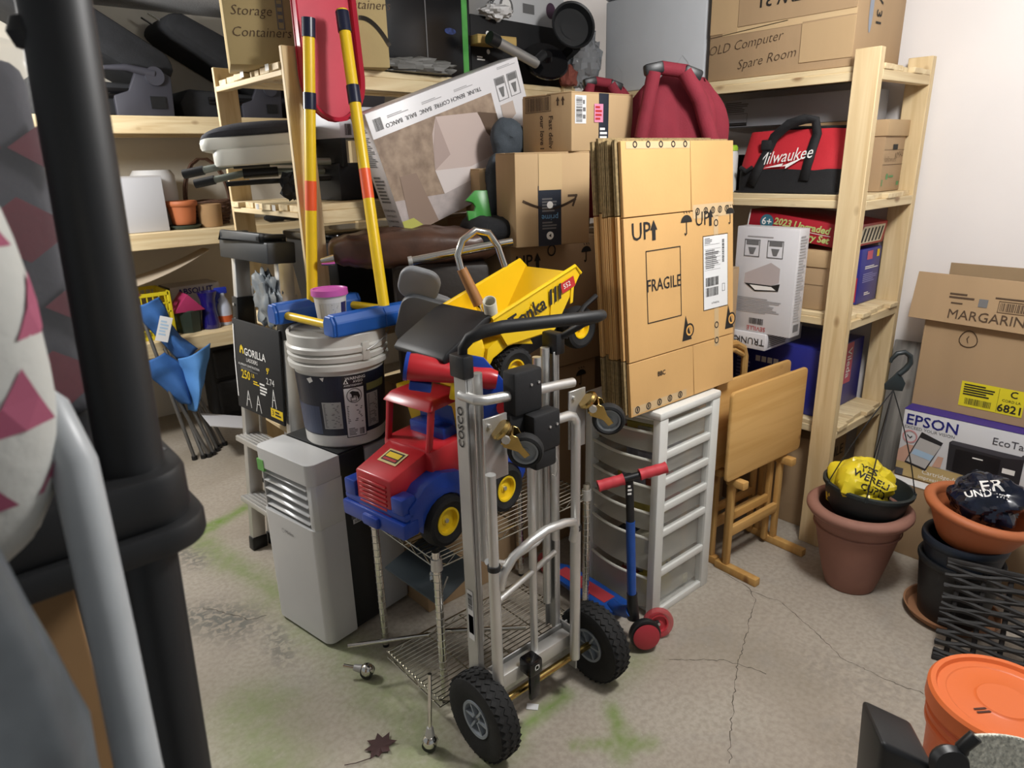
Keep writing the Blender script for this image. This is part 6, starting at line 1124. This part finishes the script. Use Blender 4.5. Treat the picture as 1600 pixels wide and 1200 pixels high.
# ---------------------------------------------------------------- floor by the back shelf
su = thing('suitcase', 'black wheeled suitcase on the floor under the back shelf', 'suitcase', T(1.27, 4.42, 0, -4)); sk = mat('suit_black', '#1b1b1c', .7, var=.2, scale=30, bump=.3, bscale=120)
MB().box(0, 0, .03, .34, .24, .55).build('body', sk, su, bev=.04, seg=4); MB().box(.03, -.03, .08, .31, .02, .30).build('front_pocket', sk, su, bev=.018, seg=3); MB().box(.03, -.025, .32, .31, .02, .50).build('front_pocket', sk, su, bev=.018, seg=3); MB().tube([(.1, .12, .55), (.1, .12, .575), (.24, .12, .575), (.24, .12, .55)], .012, 8).build('carry_handle', sk, su)
for x in (.04, .30): MB().cyl((x-.012, .2, .025), (x+.012, .2, .025), .025).build('wheel', black, su)
ob = thing('open_carton', 'small white open carton with raised lid by the ladder', 'box', T(1.28, 3.79, 0, -6)); wc2 = mat('white_card_open', '#c9c9cc', .55)
b = MB(); b.box(0, 0, 0, .24, .004, .16).box(0, .256, 0, .24, .26, .16).box(0, 0, 0, .004, .26, .16).box(.236, 0, 0, .24, .26, .16).box(0, 0, 0, .24, .26, .004); b.build('body', wc2, ob); MB().box(-.24, 0, 0, 0, .26, .004, T(0, 0, .16, 0, 0, 18)).build('lid', wc2, ob)
# blue folding chair leaning on the back shelf
fc = wthing('folding_chair', 'folded blue canvas camp chair leaning against the back shelf', 'camp chair', 1.08, 4.05); bl = mat('blue_canvas', '#2f5f9e', .8, var=.12, scale=12, bump=.25, bscale=160); sg = mat('leg_steel', '#6d6b68', .4, .6)
feet = [(.985, 3.985), (1.03, 3.97), (1.06, 3.965), (1.09, 3.98), (1.125, 4.02), (1.15, 4.06), (1.19, 4.08)]; tops = [(.90, 4.22, .86), (1.0, 4.21, .42), (.93, 4.2, .55), (.99, 4.22, .62), (1.02, 4.21, .60), (.95, 4.22, .88), (1.05, 4.2, .55)]
for (fx, fy), tp in zip(feet, tops): MB().cyl((fx, fy, .01), tp, .0105, n=8).build('leg', sg, fc); MB().cyl((fx, fy, .0), (fx, fy, .022), .016, n=10).build('foot', black, fc)
def ribbon(path, widths, name, m, tw=0):
    n = len(path)
    def fn(u, v):
        k = v*(n-1); a = min(int(k), n-2); q = k-a; p = V(path[a]).lerp(V(path[a+1]), q); w = widths[a]*(1-q)+widths[a+1]*q; s = (u-.5)
        nz = noise.noise(V((p.x*9+s*2, p.z*9, 4)))
        return (p.x+s*w*.95, p.y-.04*math.cos(s*5)+.03*nz-.035, p.z+s*w*.25+.01*nz)
    return MB().grid(fn, 14, 22).build(name, m, fc, solid=.005)
ribbon([(.93, 4.22, .90), (.955, 4.2, .84), (.99, 4.19, .74), (1.03, 4.18, .66), (1.09, 4.16, .58)], [.16, .15, .11, .10, .13], 'canvas_back', bl); ribbon([(1.12, 4.13, .60), (1.11, 4.11, .52), (1.08, 4.09, .40), (1.05, 4.09, .27)], [.20, .17, .11, .05], 'canvas_seat', mat('blue_canvas_light', '#4f86c4', .8, var=.1, bump=.2)); ribbon([(.90, 4.16, .60), (.95, 4.13, .52), (.99, 4.11, .42), (1.02, 4.1, .32)], [.14, .18, .12, .06], 'canvas_arm', bl)
i = Ink(fc, (.985, 4.11, .76), (.95, -.2, -.35), (.3, 0, .95)); i.rect(-.035, -.08, .03, .06, paper, 1, 'care_label'); i.fine(-.025, -.05, .02, .04, 5, mat('print_sky', '#a9c4dc', .5)); i.done()
# ---------------------------------------------------------------- black resin shelf close to the camera
rs = wthing('resin_shelf', 'black plastic shelving unit with round posts at the near left', 'shelf', .05, .62); rk = mat('resin_black', '#1b1c1e', .5, var=.08, scale=20)
A, B_ = V((.146, .775, 1.75)), V((.105, .70, 1.0)); line = lambda z: B_+(A-B_)*((z-1.0)/.75)
MB().cyl(line(1.30), line(2.2), .0295, .0295, n=32).build('post', rk, rs); MB().cyl(line(.0), line(1.26), .0265, .0285, n=32).build('post', rk, rs)
MB().lathe([(0, -.016), (.011, -.012), (.016, 0), (.011, .012), (0, .016)], 16, T(*(line(1.715)+V((-.024, .004, 0))))).build('post_clip', rk, rs)
sh = rrect(-.75, .685, .168, 1.20, .045, 8); MB().prism(sh, 1.262, 1.318).build('shelf_plate', rk, rs, bev=.008); sh2 = rrect(-.76, .675, .178, 1.21, .05, 8); MB().prism(sh2, 1.235, 1.264).build('shelf_lip', rk, rs, bev=.006)
for (x, y) in ((-.70, .74), (-.70, 1.16), (.10, 1.165)): MB().cyl((x, y, 0), (x, y, 1.26), .0265, n=20).build('post', rk, rs)
for (x, y) in ((.085, .735), (.15, .81), (.155, .755), (.07, .76)): MB().cyl((x, y, 1.318), (x, y, 1.3185), .006, n=10).build('drain_hole', blackG, rs)
# patterned blanket in a clear bag on the resin shelf
qm = mat('quilt_grey', '#4c4a50', .9, var=.12, scale=10, bump=.2, bscale=120); qr = mat('quilt_red', '#7c2f3a', .9, var=.1, bump=.2)
qb = wthing('blanket', 'folded dark grey blanket with red triangles on the black resin shelf', 'blanket', .0, 1.05, 1.319)
def slabf(x0, x1, y0, y1, z0, z1, n, m, par):
    for k in range(n):
        a = z0+(z1-z0)*k/n; b = z0+(z1-z0)*(k+1)/n-.002; MB().box(x0, y0+.01*(k % 2), a, x1-.008*(k % 2), y1, b).build('fold', m, par, bev=min(.02, (b-a)*.35), seg=3)
slabf(-.42, .135, .93, 1.10, 1.319, 1.715, 1, qm, qb)
i = Ink(qb, (-.42, .926, 1.32), (1, 0, 0), (0, 0, 1))
for (x, y, s) in [(.52-.105*a+(.0525 if b % 2 else 0), .05+.085*b, .05) for a in range(4) for b in range(4)]: i.poly([(x-s, y), (x, y-s*.7), (x+s, y), (x, y+s*.7)], qr, 3)
i.done()
i = Ink(qb, (.1355, .93, 1.32), (0, 1, 0), (0, 0, 1))
for (x, y, s) in ((.05, .06, .04), (.14, .12, .04), (.05, .19, .04)): i.poly([(x-s, y), (x, y-s*.7), (x+s, y), (x, y+s*.7)], qr, 3)
i.done()
MB().box(-.43, .918, 1.3195, .15, 1.115, 1.735).build('clear_cover', frosted('cover_film', '#a9abae', .82, .15), qb, bev=.03, seg=3)
# printed pillow in a clear bag, nearest
pbg = wthing('printed_pillow', 'white pillow with pink triangle print in a clear bag at the near left', 'pillow', -.05, .66, 1.319)
def fn(u, v): a = 2*math.pi*u; p_ = math.pi*(v-.5); g = lambda t, e: math.copysign(abs(t)**e, t); return (-.065+.125*g(math.cos(p_), .6)*g(math.cos(a), .6), .60+.07*g(math.cos(p_), .6)*g(math.sin(a), .6), 1.49+.17*g(math.sin(p_), .75)+.004*noise.noise(V((u*30, v*30, 0))))
MB().grid(fn, 48, 28, cu=True).build('pillow', mat('pillow_white', '#b9b9b4', .8, bump=.3, bscale=70), pbg)
def pw0(u, v, l): return (.0405+l*1.2-.9*max(0, abs(v)-.10)**2-.5*max(0, abs(u)-.04)**2, .60+u, 1.48+v)
from mathutils.bvhtree import BVHTree
pil = pbg.children[0]; bvp = BVHTree.FromPolygons([v.co for v in pil.data.vertices], [p.vertices for p in pil.data.polygons]); dp = V((.85, -.5, .05)).normalized(); rp_ = V((.5, .85, 0)).normalized(); cp_ = V((-.015, -.06, .16))
def pw(u, v, l):
    o = cp_+rp_*u+V((0, 0, 1))*v; h = bvp.ray_cast(o+dp*.4, -dp); p = h[0] if h[0] else o-dp*.05; p = p+dp*.002; return tuple(p+V((-.05, .66, 1.319)))
i = Ink(pbg, (0, 0, 0), (1, 0, 0), (0, 0, 1), pw); pkk = mat('print_rose', '#9c4f68', .8)
for (x, y) in ((-.03, -.08), (.03, -.08), (.0, -.03), (-.03, .04), (.03, .03), (.0, .09)): i.poly([(x-.024, y-.02), (x+.0, y-.02), (x+.024, y-.02), (x+.012, y+.0), (x+.004, y+.022), (x-.01, y+.0)], pkk, 3)
i.done()
# white bent pipe
hp = wthing('bent_pipe', 'thick white plastic pipe bent over beside the black resin shelf', 'pipe', .04, .5)
MB().tube([(-.03, .66, 1.455), (.0, .64, 1.465), (.030, .61, 1.456), (.052, .585, 1.432), (.058, .565, 1.395), (.055, .545, 1.34), (.051, .52, 1.272), (.045, .49, 1.18), (.04, .45, 1.0), (.035, .40, .6), (.03, .38, .0)], .0155, 20).build('pipe', mat('pipe_white', '#a5a9ac', .4, var=.06, scale=20), hp)
# grey tarpaulin roll and brown carton below the resin shelf
gt = wthing('tarp_roll', 'rolled silver grey plastic sheet standing at the near left corner', 'tarp', -.02, .44)
def fn(u, v): a = 2*math.pi*u; z_ = 1.40*v; k = 1+.14*noise.noise(V((math.cos(a)*1.5, math.sin(a)*1.5, z_*7)))+.05*noise.noise(V((math.cos(a)*4, math.sin(a)*4, z_*25))); r_ = .045*k*(1-.35*max(0, v-.9)*10); return (-.028+.012*(1-v)+r_*math.cos(a), .47+.10*(v-.9)+r_*math.sin(a), z_)
MB().grid(fn, 36, 50, cu=True).build('sheet', mat('tarp_grey', '#575c60', .3, var=.25, scale=14, bump=.3, bscale=30), gt)
carton('carton', 'tall brown carton standing under the near black resin shelf', -.42, .80, 0, .475, .32, 1.18, mat('cardboard_deep', '#8a6a45', .9, var=.08), tapew=0)
